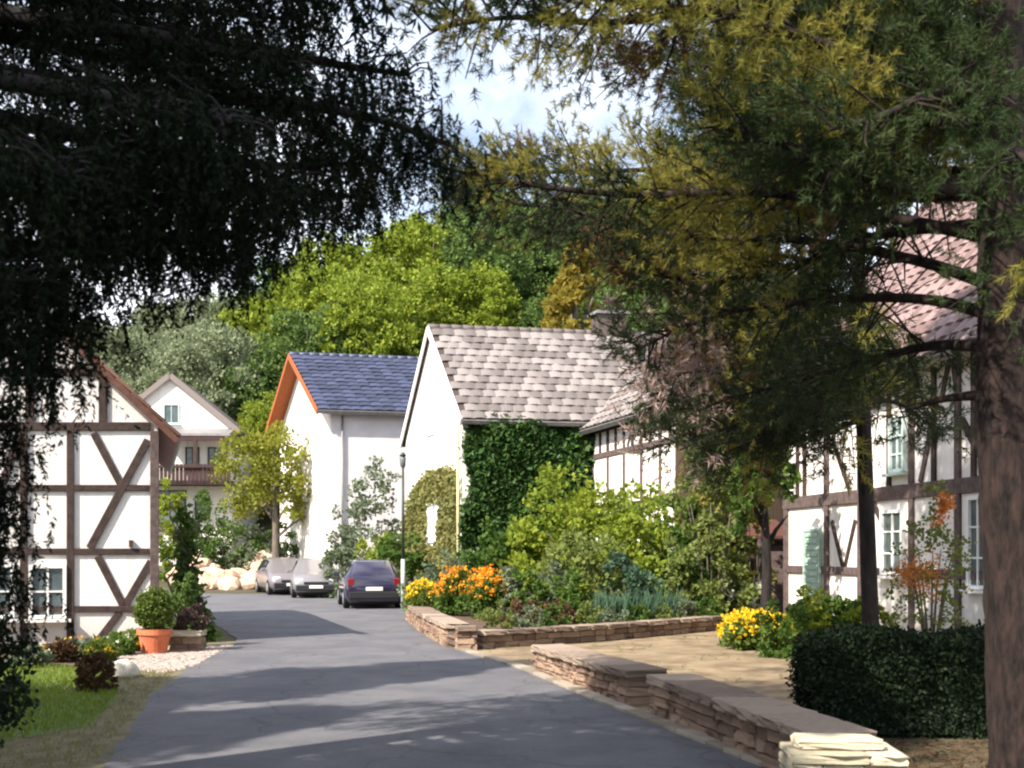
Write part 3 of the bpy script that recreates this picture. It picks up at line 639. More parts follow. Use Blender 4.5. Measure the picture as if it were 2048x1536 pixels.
# ------------------------------------------------------------------ foliage
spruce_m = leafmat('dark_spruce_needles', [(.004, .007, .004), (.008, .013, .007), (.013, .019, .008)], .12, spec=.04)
pine_m = leafmat('pine_needles', [(.018, .036, .013), (.036, .060, .019), (.07, .088, .026)], .28)
pine_y = leafmat('yellow_highlight_needles', [(.14, .155, .032), (.26, .245, .05), (.34, .27, .06)], .45)  # yellow needle patches, brightened to carry sunlit highlights
pine_o = leafmat('dead_orange_needles', [(.11, .06, .025), (.17, .085, .03), (.15, .10, .055)], .3)
pine_dk = leafmat('dark_pine_needles', [(.018, .032, .014), (.035, .05, .02), (.06, .065, .025)], .25)
dry_m = leafmat('dry_pinkish_twigs', [(.26, .18, .15), (.40, .30, .26), (.20, .13, .10)], .3)
lime = leafmat('yellow_green_leaves', [(.12, .19, .02), (.22, .28, .03), (.33, .36, .05)], .45)
maple_m = leafmat('golden_green_leaves', [(.13, .16, .02), (.23, .25, .035), (.34, .32, .05)], .45)
olive_m = leafmat('olive_green_leaves', [(.09, .13, .03), (.16, .20, .05), (.24, .27, .09)], .4)
green = leafmat('mid_green_leaves', [(.04, .085, .018), (.075, .14, .025), (.14, .20, .04)], .4)
forest_b = leafmat('forest_bright', [(.115, .17, .02), (.21, .275, .03), (.34, .37, .045)], .4)
forest_d = leafmat('forest_dark', [(.055, .10, .026), (.10, .165, .04), (.17, .23, .06)], .35)  # dark green, lightened in place of distance haze
forest_haze = leafmat('forest_haze_tint', [(.15, .19, .11), (.21, .25, .14), (.27, .30, .18)], .35)  # distance haze put into the leaf colour
forest_y = leafmat('forest_ochre', [(.20, .18, .03), (.30, .24, .04), (.26, .17, .03)], .45)
ivy_m = leafmat('ivy_leaves', [(.022, .058, .016), (.048, .105, .026), (.10, .17, .045)], .25, .45)
ivy_o = leafmat('olive_ivy', [(.13, .145, .045), (.20, .20, .065), (.26, .23, .085)], .35)
sage = leafmat('grey_green_leaves', [(.09, .13, .07), (.15, .19, .11), (.21, .25, .16)], .35)
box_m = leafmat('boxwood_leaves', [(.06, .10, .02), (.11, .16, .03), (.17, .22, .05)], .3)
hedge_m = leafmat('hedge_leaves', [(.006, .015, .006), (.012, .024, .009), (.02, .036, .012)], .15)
iris_m = leafmat('iris_blades', [(.04, .09, .05), (.07, .13, .08), (.10, .17, .10)], .35)
grass_m = leafmat('grass_blades', [(.085, .14, .014), (.16, .22, .025), (.25, .27, .05)], .45)
heather = leafmat('heather', [(.05, .035, .035), (.10, .06, .06), (.06, .06, .03)], .2)
rust_bush = leafmat('rust_foliage', [(.06, .035, .02), (.11, .06, .03), (.08, .06, .03)], .2)
orange_f = leafmat('orange_petals', [(.75, .22, .015), (.85, .36, .03), (.90, .50, .05)], .35)
yellow_f = leafmat('yellow_petals', [(.80, .50, .015), (.85, .60, .03), (.85, .42, .02)], .35)
white_f = leafmat('white_petals', [(.75, .75, .68), (.8, .8, .72)], .3)
berry = leafmat('orange_berries', [(.45, .13, .03), (.55, .20, .04), (.36, .16, .04)], .25)

def foliage(name, V, k, m, parent, mi=None): return link(name, npmesh(name, V, k, m, mi, ORG[parent.name] if parent else None), parent)
def broad_tree(name, label, base, h, r, m, n=150, per=70, leaf=.34, crown=None, bk=bark_grey, group=None, lean=(0, 0), clr=.16, cat='tree', low=.32):
    t = thing(name, base, label, cat, group); base = Vector(base); top = base + Vector((lean[0], lean[1], h))
    mb = MB(); tr = [base, base.lerp(top, .3) + Vector((.06, 0, 0)), base.lerp(top, .62), base.lerp(top, .86)]; r0 = h * .02 + .03
    mb.tube(catmull(tr, 3), np.linspace(r0, r0 * .3, 10), 8)
    for i in range(6):
        a = i * 1.05 + .3; st = base.lerp(top, low + .06 * i); en = st + Vector((math.cos(a) * r[0] * .7, math.sin(a) * r[1] * .7, h * .17))
        mb.tube([st, st.lerp(en, .5) + Vector((0, 0, h * .02)), en], [r0 * .5, r0 * .33, r0 * .12], 6)
    mb.build('trunk', bk, t, True)
    cc = base.lerp(top, low + (1 - low) * .5); rz = h * (1 - low) * .52
    C = crown_centres(n, (r[0], r[1], rz), tuple(cc)); foliage('crown', clumps(C, clr * (r[0] + r[1]) * .5 * RNG.uniform(.7, 1.3, len(C)), per, leaf), 4, m, t); return t
def bush(name, label, c, r, m, n=60, per=50, leaf=.1, cat='shrub', group=None, stems=True, bottom=-.2, asp=.42, flat=.8, up=.3):
    c = Vector(c); t = thing(name, (c.x, c.y, c.z), label, cat, group)
    C = crown_centres(n, r, (c.x, c.y, c.z + r[2] * .42), 8, .4, -.75); C[:, 2] = np.maximum(C[:, 2], c.z + .04)
    foliage('foliage', clumps(C, .2 * (r[0] + r[1]) / 2 * RNG.uniform(.6, 1.3, len(C)), per, leaf, flat, up, asp), 4, m, t)
    if stems:
        mb = MB()
        for i in range(7):
            a = i * .9; p = c + Vector((math.cos(a) * r[0] * .12, math.sin(a) * r[1] * .12, 0)); q = c + Vector((math.cos(a) * r[0] * .6, math.sin(a) * r[1] * .6, r[2] * .8))
            mb.tube([p, p.lerp(q, .5) + Vector((0, 0, r[2] * .1)), q], [.022, .016, .006], 5)
        mb.build('stems', bark_grey, t, True)
    return t
# forest on the hillside
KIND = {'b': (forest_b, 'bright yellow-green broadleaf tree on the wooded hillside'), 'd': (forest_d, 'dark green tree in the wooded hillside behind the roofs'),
        'g': (forest_haze, 'haze-tinted grey-green tree on the far left shoulder of the hill')}
FM = {}
for k in 'bdg':
    for v in range(2):
        C = crown_centres(330, (4.4, 4.4, 5.3), (0, 0, 7.2), 16, .35); V = clumps(C, .6 * RNG.uniform(.5, 1.6, len(C)), 62, .29)
        mb = MB(); mb.tube([(0, 0, -1), (.1, 0, 3), (0, .1, 6.5), (0, 0, 10)], [.3, .22, .16, .05], 8)
        for i in range(6):
            a = i * 1.05 + v; mb.tube([(0, 0, 3 + i * .7), (math.cos(a) * 1.6, math.sin(a) * 1.6, 4.4 + i * .8), (math.cos(a) * 3, math.sin(a) * 3, 5.6 + i * .9)], [.13, .09, .03], 6)
        FM[k + str(v)] = (npmesh('crown', V, 4, KIND[k][0]), mb.mesh('trunk', bark_grey, smooth_=True))
def forest_tree(px, Y, k, sc=1.0):
    X = (px - 1024) / FPX * Y; z = terrain(X, Y); cr, tr = FM[k + str(random.randint(0, 1))]
    where = 'above the balcony house' if px < 520 else 'behind the blue-black roof' if px < 850 else 'behind the brown tiled ridge' if px < 1220 else 'behind the overhanging pine'
    rank = 'at the hill foot' if Y < 80 else 'on the middle slope' if Y < 103 else 'along the hilltop'
    t = thing('hillside_tree', (X, Y, z), '%s tree %s %s' % ({'b': 'bright yellow-green', 'd': 'dark green', 'g': 'haze-tinted grey-green'}[k], rank, where), 'tree', {'b': 'bright trees on the hill', 'd': 'dark trees on the hill', 'g': 'haze-tinted trees on the hill'}[k])
    rot = Matrix.Rotation(random.uniform(0, 6.28), 4, 'Z') @ Matrix.Diagonal((sc, sc, sc * random.uniform(.9, 1.12), 1)); M = Matrix.Translation((X, Y, z)) @ rot
    link('trunk', tr, t, M); link('crown', cr, t, M)
for Y, step in ((64, 125), (74, 105), (84, 95), (95, 84), (108, 74)):
    px = 120 + random.uniform(0, 60)
    while px < 1500:
        f = random.random(); Yj = Y + random.uniform(-3.5, 3.5)
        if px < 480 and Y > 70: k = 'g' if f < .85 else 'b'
        elif px > 930: k = 'd' if f < .72 else 'b'
        else: k = 'b' if f < .72 else 'd'
        if not (Y < 70 and px < 500 and px > 230): forest_tree(px, Yj, k, random.uniform(.72, 1.05) * (.62 if Y < 70 else .85 if Y < 80 else 1))
        px += step * random.uniform(.75, 1.3)
b_ = at(1150, 1105, 60); broad_tree('ochre_tree', 'tall tree turning ochre yellow behind the brown tiled ridge', (b_.x, 60, terrain(b_.x, 60) - .3), 15.5, (1.7, 1.7), forest_y, 130, 60, .3)
# garden trees and shrubs round the houses
b_ = at(548, 1105, 51.6); broad_tree('young_maple', 'yellow-green young tree before the white wall of the blue-roofed house', (b_.x, 51.6, .3), 7.3, (2.55, 2.0), maple_m, 150, 46, .17, low=.27, clr=.16)
b_ = at(735, 1105, 43); bush('olive_shrub', 'sparse grey-green shrub before the shaded side wall of the blue-roofed house', (b_.x, 43, 0), (1.55, 1.2, 3.9), sage, 95, 36, .15)
b_ = at(345, 1105, 53.5); bush('conifer_shrub', 'upright bright green shrub behind the half-timbered corner', (b_.x, 53.5, .5), (1.0, .8, 3.5), lime, 80, 55, .14)
b_ = at(402, 1105, 54.5); bush('round_shrub', 'rounded dark green shrub below the wooden balcony', (b_.x, 54.5, .6), (1.2, 1.0, 3.1), forest_d, 80, 60, .13)
for px, Y, rr, m, lab in ((455, 53.5, (1.5, 1.0, 2.3), forest_d, 'dark shrub above the boulders under the yellow-green tree'), (500, 53, (1.6, 1, 1.9), sage, 'pale leafy shrub above the boulders'), (545, 53.5, (1.2, .9, 1.8), green, 'green shrub at the foot of the young tree'),
                         (390, 53, (1.7, 1, 1.7), green, 'low green shrub above the left end of the boulder heap'), (680, 43, (.9, .8, 1.9), sage, 'low pale shrub behind the navy hatchback'), (760, 41, (1.3, .9, 1.8), lime, 'lime green shrub behind the lamp post'),
                         (800, 38, (1.0, .8, 1.7), green, 'small green shrub left of the ivy gable')):
    b_ = at(px, 1105, Y); bush('garden_shrub', lab, (b_.x, Y, terrain(b_.x, Y)), rr, m, 55, 45, .15)
# climbing plants
def ivy(name, label, O, e, n, poly, N, m, size, depth, parentname='leaves'):
    """leaves over a wall area, poly in wall coordinates (s, z)"""
    t = thing(name, O, label, 'climber'); p = scatter(poly, N); s, z = p[:, 0], p[:, 1]
    bul = (np.sin(s * 2.1 + 1) * np.cos(z * 1.7) + np.sin(s * 4.7 + z * 3.9) * .5) * .5 + .6
    s = s + RNG.normal(size=len(s)) * .09; z = np.maximum(0, z + RNG.normal(size=len(s)) * .09)
    off = (.04 + np.clip(bul, 0, 1.2) * depth) * RNG.random(len(p)) ** .6 + .02
    P = np.array(O) + s[:, None] * np.array(e) + z[:, None] * np.array([0, 0, 1.0]) + off[:, None] * np.array(n)
    D = unit(np.array(n) * .55 + np.array([0, 0, -.55]) + RNG.normal(size=P.shape) * .55); S = size * RNG.uniform(.6, 1.3, len(P))
    foliage(parentname, cards(P, D, S, S * .45), 4, m, t)
    mb = MB(); a = np.array(poly); w = a[:, 0].max() - a[:, 0].min(); hz_ = a[:, 1].max()
    for i in range(7):
        s0 = a[:, 0].min() + w * (i + .5) / 7; q = [Vector(O) + Vector(e) * (s0 + .25 * math.sin(k * 1.7 + i)) + Zv * (hz_ * .92 * k / 6) + Vector(n) * .05 for k in range(7)]
        mb.tube(q, np.linspace(.04, .01, 7), 5)
    mb.build('stems', bark_grey, t, True); return t
def s1(px): v = onplane(px, 1105, c0, n1); return (v - c0).dot(e1)
ivy('ivy', 'thick dark green ivy covering the long wall of the white gabled house', tuple(c0), tuple(e1), tuple(n1), [(-.05, 0), (4.15, 0), (4.15, 5.5), (3.1, 5.9), (2.2, 5.75), (1.2, 5.95), (.2, 5.8), (.05, 4.6), (.3, 4.0), (.0, 3.0)], 30000, ivy_m, .17, .42)
gl_ = G1.length
ivy('ivy', 'olive creeper on the lower gable round the white window', tuple(c0), tuple(g1), tuple(ng), [(.15, 0), (gl_, 0), (gl_, 2.6), (gl_ * .8, 3.9), (gl_ * .55, 4.45), (gl_ * .3, 4.5), (.3, 4.3), (.2, 3.4), (2.4, 3.5), (4.2, 3.5), (4.2, 1.9), (2.4, 1.9), (2.4, 3.4), (.2, 3.3)], 12000, ivy_o, .15, .14)
kv = cL + eL * .05 - nL * .15
ivy('climbing_vine', 'green vine climbing beside the half-timbered house corner', (kv.x + .1, kv.y + .5, 0), (.9, .1, 0), tuple(eL), [(0, 0), (.4, 0), (.3, 1.0), (.2, 1.9), (.12, 2.5), (0, 2.6)], 2000, green, .12, .3)
# garden in front of the ivy
def G(px, py): v = gnd(px, py); return (v.x, v.y, 0)
b_ = at(1190, 1105, 29.5); bush('yellow_green_bush', 'big yellow-green bush in front of the half-timbered wing', (b_.x, 29.5, 0), (2.25, 1.5, 2.75), lime, 260, 60, .14)
b_ = at(1262, 1105, 27.6); bush('yellow_green_bush', 'lower yellow-green bush spreading down towards the bird table', (b_.x, 27.6, 0), (1.15, .9, 2.05), lime, 110, 55, .12)
b_ = at(1300, 1105, 28.2); bush('dark_laurel', 'dark glossy shrub leaning right of the yellow-green bush', (b_.x + .75, 28.2, 0), (.9, .9, 2.35), green, 70, 50, .14)
b_ = at(1160, 1105, 26.2); bush('olive_bush', 'grey-green bush under the yellow-green bush', (b_.x, 26.2, 0), (1.25, .9, 1.75), olive_m, 110, 50, .11)
b_ = at(1015, 1105, 30.5); bush('ivy_foot_shrub', 'leafy green shrub at the foot of the ivy wall', (b_.x, 30.5, 0), (1.3, .9, 1.9), green, 90, 50, .13)
b_ = at(900, 1105, 33); bush('ragged_shrub', 'ragged olive shrub below the creeper gable', (b_.x, 33, 0), (1.3, .8, 1.4), sage, 70, 45, .12)
b_ = at(1250, 1105, 25.2); bush('blue_green_shrub', 'blue-green shrub between the iris clump and bird table', (b_.x + .1, 25.6, 0), (.75, .6, 1.15), iris_m, 60, 50, .10)
b_ = at(1390, 1105, 26.6); bush('mounded_shrub', 'mounded green shrub on the bed wall near the bird table', (b_.x, 26.9, 0), (.95, .7, 1.3), green, 80, 50, .10)
b_ = at(1470, 1105, 27.0); bush('white_hydrangea', 'small shrub with white flower heads before the dark shed', (b_.x, 27, 0), (.45, .4, .8), sage, 30, 40, .09)
C = np.array([[b_.x + RNG.normal() * .3, 26.7 + RNG.normal() * .15, .75 + RNG.normal() * .2] for _ in range(22)])
hyd = [o for o in COL.objects if o.name.startswith('white_hydrangea')][0]
foliage('flowers', clumps(C, .09, 40, .06), 4, white_f, hyd)
b_ = at(1420, 1105, 27.6); bush('tall_yellow_shrub', 'tall golden-green shrub beside the half-timbered wing end', (b_.x - .1, 28.6, 0), (.8, .7, 2.6), pine_y, 60, 40, .13)
# flowering plants
def flower_plant(name, label, c, r, h, lm, fm, nf, group, fs=.055):
    t = thing(name, c, label, 'flowers', group); c = Vector(c)
    C = crown_centres(26, (r, r, h * .5), (c.x, c.y, c.z + h * .42), 6, .3, -.9); C[:, 2] = np.maximum(C[:, 2], c.z + .03)
    foliage('foliage', clumps(C, r * .34, 34, .11, .8, .6, .28), 4, lm, t)
    d = rnd(nf); d[:, 2] = np.abs(d[:, 2]) * .9 + .05; F = d * np.array([r * 1.05, r * 1.05, h * .62]) * RNG.uniform(.8, 1.1, (nf, 1)) + np.array([c.x, c.y, c.z + h * .42])
    tag(foliage('flowers', clumps(F, fs * .9, 7, fs, .5, .5, .5), 4, fm, t), kind='stuff'); return t
for i in range(17):
    px = 845 + (i * 61 % 180); u = (px - 835) / 190; Y = 27.8 - 6.2 * u + (i % 3) * .75; X = (px - 1024) / FPX * Y
    hot = 880 < px < 990
    flower_plant('orange_flower', 'leafy plant full of orange flowers on the roadside wall' if hot else 'leafy plant with scattered yellow-orange flowers on the roadside bed', (X, Y, .3), random.uniform(.36, .5), random.uniform(.75, 1.1) if hot else random.uniform(.6, .85), green if i % 3 else box_m, orange_f if hot else yellow_f, 34 if hot else 22, 'orange flowers on the wall' if hot else 'paler flowers in the roadside bed', .065)
for i in range(11):
    px = 1475 + (i * 37 % 110); Y = 20.0 + (i % 4) * .55; X = (px - 1024) / FPX * Y
    flower_plant('yellow_flower', 'yellow flowering plant beside the sandy courtyard path', (X, Y, 0), .3, random.uniform(.5, .68), box_m, yellow_f, 46, 'yellow flowers by the path', .06)
for i in range(9):
    px = 1570 + (i * 53 % 165); Y = 18.6 + (i % 3) * .7; X = (px - 1024) / FPX * Y
    bush('leafy_perennial', 'lush green perennial between the yellow flowers and hedge', (X, Y, 0), (.45, .4, random.uniform(.62, .85)), lime if i % 2 else green, 34, 40, .08, 'perennial', 'perennials by the hedge', False)
# iris blades
def iris(c, n=70):
    t = thing('iris_clump', c, 'clump of upright blue-green iris blades above the bed wall', 'iris', 'iris clumps'); c = np.array(c)
    P = c + np.column_stack([RNG.normal(size=n) * .14, RNG.normal(size=n) * .12, np.zeros(n)]); D = unit(np.column_stack([RNG.normal(size=n) * .24, RNG.normal(size=n) * .24, np.ones(n)]))
    foliage('blades', cards(P, D, RNG.uniform(.4, .8, n), .02), 4, iris_m, t)
for px, Y in ((1205, 23.3), (1235, 23.6), (1262, 23.9), (1290, 24.2), (1318, 24.6), (1345, 24.9)): iris(((px - 1024) / FPX * Y, Y, .25))
for i, (px, Y) in enumerate(((1040, 22.5), (1075, 22.2), (1120, 22.7))):
    bush('rust_perennial', 'reddish brown withered perennial at the bed corner', ((px - 1024) / FPX * Y, Y, .2), (.4, .35, .42), rust_bush, 26, 36, .07, 'perennial', 'withered perennials', False)
for i, (px, Y) in enumerate(((1060, 23.8), (1100, 24.2), (1140, 23.8), (1010, 24.6))):
    bush('bed_perennial', 'feathery green perennial in the bed behind the withered plants', ((px - 1024) / FPX * Y, Y, .2), (.5, .42, .95), sage if i % 2 else green, 40, 44, .09, 'perennial', 'feathery perennials', False)
bed = MB(); bp = [(-2.3, 29), (-1.6, 24.4), (-.8, 20.5), (-.6, 20.45), (1.7, 22.35), (4.7, 25.55), (4.0, 30), (2.2, 36.5), (-1.4, 35.5), (-2.7, 33)]
bed.prism([(x, y, -.02) for x, y in bp], Vector((0, 0, .30))); tag(bed.build('planted_bed', soil), kind='structure')
# rose tree with orange hips before the right house
b_ = at(1862, 1105, 16.6); rt_ = bush('rowan_shrub', 'loose shrub with orange berries before the right half-timbered wall', (b_.x, 16.6, .35), (.62, .5, 1.75), olive_m, 80, 24, .062)
C = crown_centres(60, (.42, .4, .42), (b_.x - .28, 16.4, 1.35), 6, .2); foliage('berries', clumps(C, .11, 16, .04), 4, berry, rt_)
C = crown_centres(20, (.2, .2, .4), (b_.x + .15, 16.5, 2.25), 6, .3); foliage('blossom', clumps(C, .08, 20, .05), 4, berry, rt_)
# clipped hedge
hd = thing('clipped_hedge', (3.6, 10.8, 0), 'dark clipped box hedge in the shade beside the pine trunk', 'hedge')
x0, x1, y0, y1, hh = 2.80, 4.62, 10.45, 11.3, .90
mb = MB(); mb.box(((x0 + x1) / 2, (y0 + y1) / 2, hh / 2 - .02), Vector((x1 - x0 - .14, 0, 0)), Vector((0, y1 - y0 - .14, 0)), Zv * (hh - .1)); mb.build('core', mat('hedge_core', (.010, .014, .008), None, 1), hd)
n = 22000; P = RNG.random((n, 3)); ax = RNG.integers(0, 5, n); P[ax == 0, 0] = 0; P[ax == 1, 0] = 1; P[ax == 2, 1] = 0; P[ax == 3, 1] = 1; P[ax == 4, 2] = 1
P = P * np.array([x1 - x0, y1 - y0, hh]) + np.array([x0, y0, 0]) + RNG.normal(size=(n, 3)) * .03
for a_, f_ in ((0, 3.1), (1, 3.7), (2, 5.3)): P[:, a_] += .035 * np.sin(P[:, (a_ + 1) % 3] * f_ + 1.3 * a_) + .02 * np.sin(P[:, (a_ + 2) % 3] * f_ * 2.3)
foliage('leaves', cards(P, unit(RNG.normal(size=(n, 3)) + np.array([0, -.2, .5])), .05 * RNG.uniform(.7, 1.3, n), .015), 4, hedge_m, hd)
# things by the left house
b_ = gnd(309, 1308); pt = thing('potted_boxwood', (b_.x, b_.y, 0), 'clipped boxwood ball in a terracotta pot at the house corner', 'potted plant'); b_.z = .02
mb = MB(); mb.tube([b_, b_ + Zv * .30, b_ + Zv * .31, b_ + Zv * .40, b_ + Zv * .40, b_ + Zv * .36], [.20, .26, .285, .29, .25, .24], 24); mb.build('pot', terracotta, pt, False)
C = rnd(300) * np.array([.30, .30, .36]) * RNG.uniform(.72, 1, (300, 1)) + np.array([b_.x, b_.y, .74]); foliage('foliage', clumps(C, .06, 34, .045), 4, box_m, pt)
b_ = gnd(376, 1303); st_ = stone_wall('stone_trough', 'square stone pier with overhanging slab carrying heather', [(b_.x - .27, b_.y), (b_.x + .27, b_.y + .03)], .36, .42, 2, .09, PALES)
bush('heather_tuft', 'dusky brown heather growing on the stone pier', (b_.x + .08, b_.y + .05, .36), (.34, .26, .3), heather, 36, 50, .05, 'heather', None, False)
bush('dark_corner_shrub', 'dark bluish shrub between potted boxwood and stone pier', (b_.x - .25, b_.y + .7, 0), (.4, .35, .95), forest_d, 50, 46, .07)
b_ = gnd(420, 1262); bush('roadside_shrub', 'dark brown trailing plant at the road edge behind the stone pier', (b_.x - .2, b_.y - 3.4, 0), (.26, .3, .62), heather, 30, 44, .05, 'shrub', None, False)
b_ = gnd(196, 1384); bush('dome_bush', 'low brownish dome-shaped bush on the lawn edge', (b_.x, b_.y, 0), (.24, .22, .34), rust_bush, 70, 60, .04, 'shrub', None, False)
b_ = gnd(246, 1355); rk = thing('white_boulder', (b_.x, b_.y, 0), 'rounded whitish boulder beside the brown dome bush', 'boulder')
bm = bmesh.new(); bmesh.ops.create_icosphere(bm, subdivisions=3, radius=1)
for v in bm.verts: v.co = Vector((v.co.x * .21, v.co.y * .2, max(v.co.z, -.25) * .2)) * (1 + .1 * math.sin(v.co.x * 5) * math.cos(v.co.y * 4 + 1)) + Vector((0, 0, .05))
me = bpy.data.meshes.new('stone'); bm.to_mesh(me); bm.free(); me.materials.append(mat('pale_boulder', (.62, .58, .5), (.48, .44, .36), .9, 7, .6, 30)); me.polygons.foreach_set('use_smooth', [True] * len(me.polygons)); link('stone', me, rk, Matrix.Translation((b_.x, b_.y, 0)))
for i, (px, py, m, fm, lab) in enumerate(((120, 1325, rust_bush, yellow_f, 'bushy bronze plant under the half-timbered wall'), (165, 1322, sage, orange_f, 'straggly plant with few orange flowers under the half-timbered wall'), (205, 1325, box_m, yellow_f, 'plant with yellow flowers near the whitish boulder'),
        (240, 1312, green, white_f, 'leafy green plant behind the whitish boulder'), (60, 1335, sage, white_f, 'pale plant under the white framed window'), (270, 1305, box_m, yellow_f, 'small leafy plant beside the terracotta pot'))):
    b_ = gnd(px, py); flower_plant('border_plant', lab, (b_.x, b_.y, 0), .24, .36, m, fm, 8, 'plants along the house foot', .04)
sheet('flower_border', [(-9.6, 18.0), (-9.4, 17.2), (-7.4, 17.4), (-6.1, 17.0), (-6.2, 18.6), (-6.5, 20.6), (-9.6, 19.9)], .010, soil)
# lawn grass
p = scatter(LAWN, 60000); n = len(p); P = np.column_stack([p, np.full(n, .01)]); D = unit(np.column_stack([RNG.normal(size=n) * .45, RNG.normal(size=n) * .45, np.ones(n)]))
o = foliage('lawn_grass', cards(P, D, RNG.uniform(.04, .10, n), .006), 4, grass_m, None); tag(o, 'short sunlit lawn grass beside the half-timbered house', 'grass', kind='stuff')
VG = [(-5.3, 7.5), (-3.2, 7.5), (-3.4, 9.5), (-4.3, 13.6), (-4.8, 16.5), (-5.6, 16.4), (-4.8, 13.4), (-4.2, 11.2), (-5, 10)]
p = scatter(VG, 9000); n = len(p); P = np.column_stack([p, np.full(n, .006)]); D = unit(np.column_stack([RNG.normal(size=n) * .6, RNG.normal(size=n) * .6, np.ones(n)]))
o = foliage('verge_grass', cards(P, D, RNG.uniform(.03, .08, n), .004), 4, ivy_o, None); tag(o, 'thin dry grass along the left road verge', 'grass', kind='stuff')

# ------------------------------------------------------------------ the conifers
def needles(P, A, K, ln, w, spread=.85):
    n = len(P); Ar = np.repeat(A, K, 0); q = np.repeat(P, K, 0) + Ar * (RNG.random((n * K, 1)) * ln * 1.5); D = unit(Ar * .8 + rnd(n * K) * spread); L = (ln * RNG.uniform(.7, 1.2, n * K))[:, None]
    sd = unit(np.cross(D, rnd(n * K))) * w
    return np.stack([q + sd, q + D * L, q - sd], 1).reshape(-1, 3)
def limb_tree(t, limbs, mats, tuft, sec=(.35, .95), gap=.13, r0=.05, droop=-.05, col=None, bk=bark, needle=(24, .13, .0042), twig_gap=.10, side=2, bare=.25, gap_at=None):
    """limbs: polylines; along each grow side branches that carry needle tufts"""
    TP, TA, TI = [], [], []
    for pts in limbs:
        c = catmull(pts, 8); mb = MB(); k = len(c); rad = [r0 * (1 - .88 * i / (k - 1)) + .005 for i in range(k)]; mb.tube(c, rad, 8)
        L = sum((c[i + 1] - c[i]).length for i in range(k - 1)); s = .0; acc = 0.0; i = 0
        s = bare if c[0].z > 4.45 or bare < .28 else .95
        while s < L:
            d0 = 0; i = 0
            while i < k - 2 and d0 + (c[i + 1] - c[i]).length < s: d0 += (c[i + 1] - c[i]).length; i += 1
            p = c[i].lerp(c[i + 1], min(1, (s - d0) / max(1e-6, (c[i + 1] - c[i]).length))); d = (c[i + 1] - c[i]).normalized()
            v = Vector(rnd(1)[0]); v.z *= .75; v = (v - d * v.dot(d) * .7 + d * .45).normalized(); ln = random.uniform(*sec) * (1 - .25 * s / L)
            e = p + v * ln + Vector((0, 0, droop * ln)); m_ = p.lerp(e, .5) + Vector((0, 0, .06 * ln)); mb.tube([p, m_, e], [.011, .008, .004], 4, cap=False)
            nt_ = max(3, int(ln / twig_gap))
            for j in range(nt_):
                u = .25 + .75 * (j + random.random()) / nt_; q = p.lerp(m_, u * 2) if u < .5 else m_.lerp(e, u * 2 - 1)
                if gap_at and gap_at(q): continue
                for _ in range(side):
                    o_ = Vector(rnd(1)[0]) * random.uniform(.03, .17); TP.append(q + o_); TA.append((v * .6 + o_.normalized() * .6 + Vector((0, 0, .15))).normalized())
                    TI.append(col(q) if col else 0)
            s += gap * random.uniform(.6, 1.5)
        mb.build('limb', bk, t, True)
    TP = np.array([tuple(a) for a in TP]); TA = np.array([tuple(a) for a in TA]); TI = np.array(TI)
    V = needles(TP, TA, needle[0], needle[1], needle[2]); foliage('crown', V, 3, mats, t, np.repeat(TI, needle[0]))
from mathutils import noise as mn
# right pine
bpx = lambda px, py, Y: at(px, py, Y)
tp = thing('pine_tree', (3.62, 8.0, 0), 'big pine with rugged reddish brown trunk beside the hedge', 'tree')
mb = MB(); tr = catmull([(3.58, 8, -.1), (3.55, 8, .6), (3.46, 8, 2.2), (3.43, 8, 3.6), (3.40, 8, 5.4), (3.55, 8.05, 7.5), (3.5, 8, 10)], 22)
nn_ = 64; vs = []; k = len(tr)
for i, p in enumerate(tr):
    r_ = .235 * (1 - .55 * i / k) + (.10 * max(0, 1 - i / 14) ** 2)
    for j in range(nn_):
        a = 6.2832 * j / nn_; q = 1 + .10 * mn.noise((math.cos(a) * 2.4, math.sin(a) * 2.4, p.z * 2.2)) + .11 * abs(mn.noise((math.cos(a) * 7, math.sin(a) * 7, p.z * 3.2))) + .05 * mn.noise((math.cos(a) * 16, math.sin(a) * 16, p.z * 9)); vs.append(p + Vector((math.cos(a), math.sin(a), 0)) * r_ * q)
mb.add(vs, [(i * nn_ + j, i * nn_ + (j + 1) % nn_, (i + 1) * nn_ + (j + 1) % nn_, (i + 1) * nn_ + j) for i in range(k - 1) for j in range(nn_)]); mb.build('trunk', bark, tp, True)
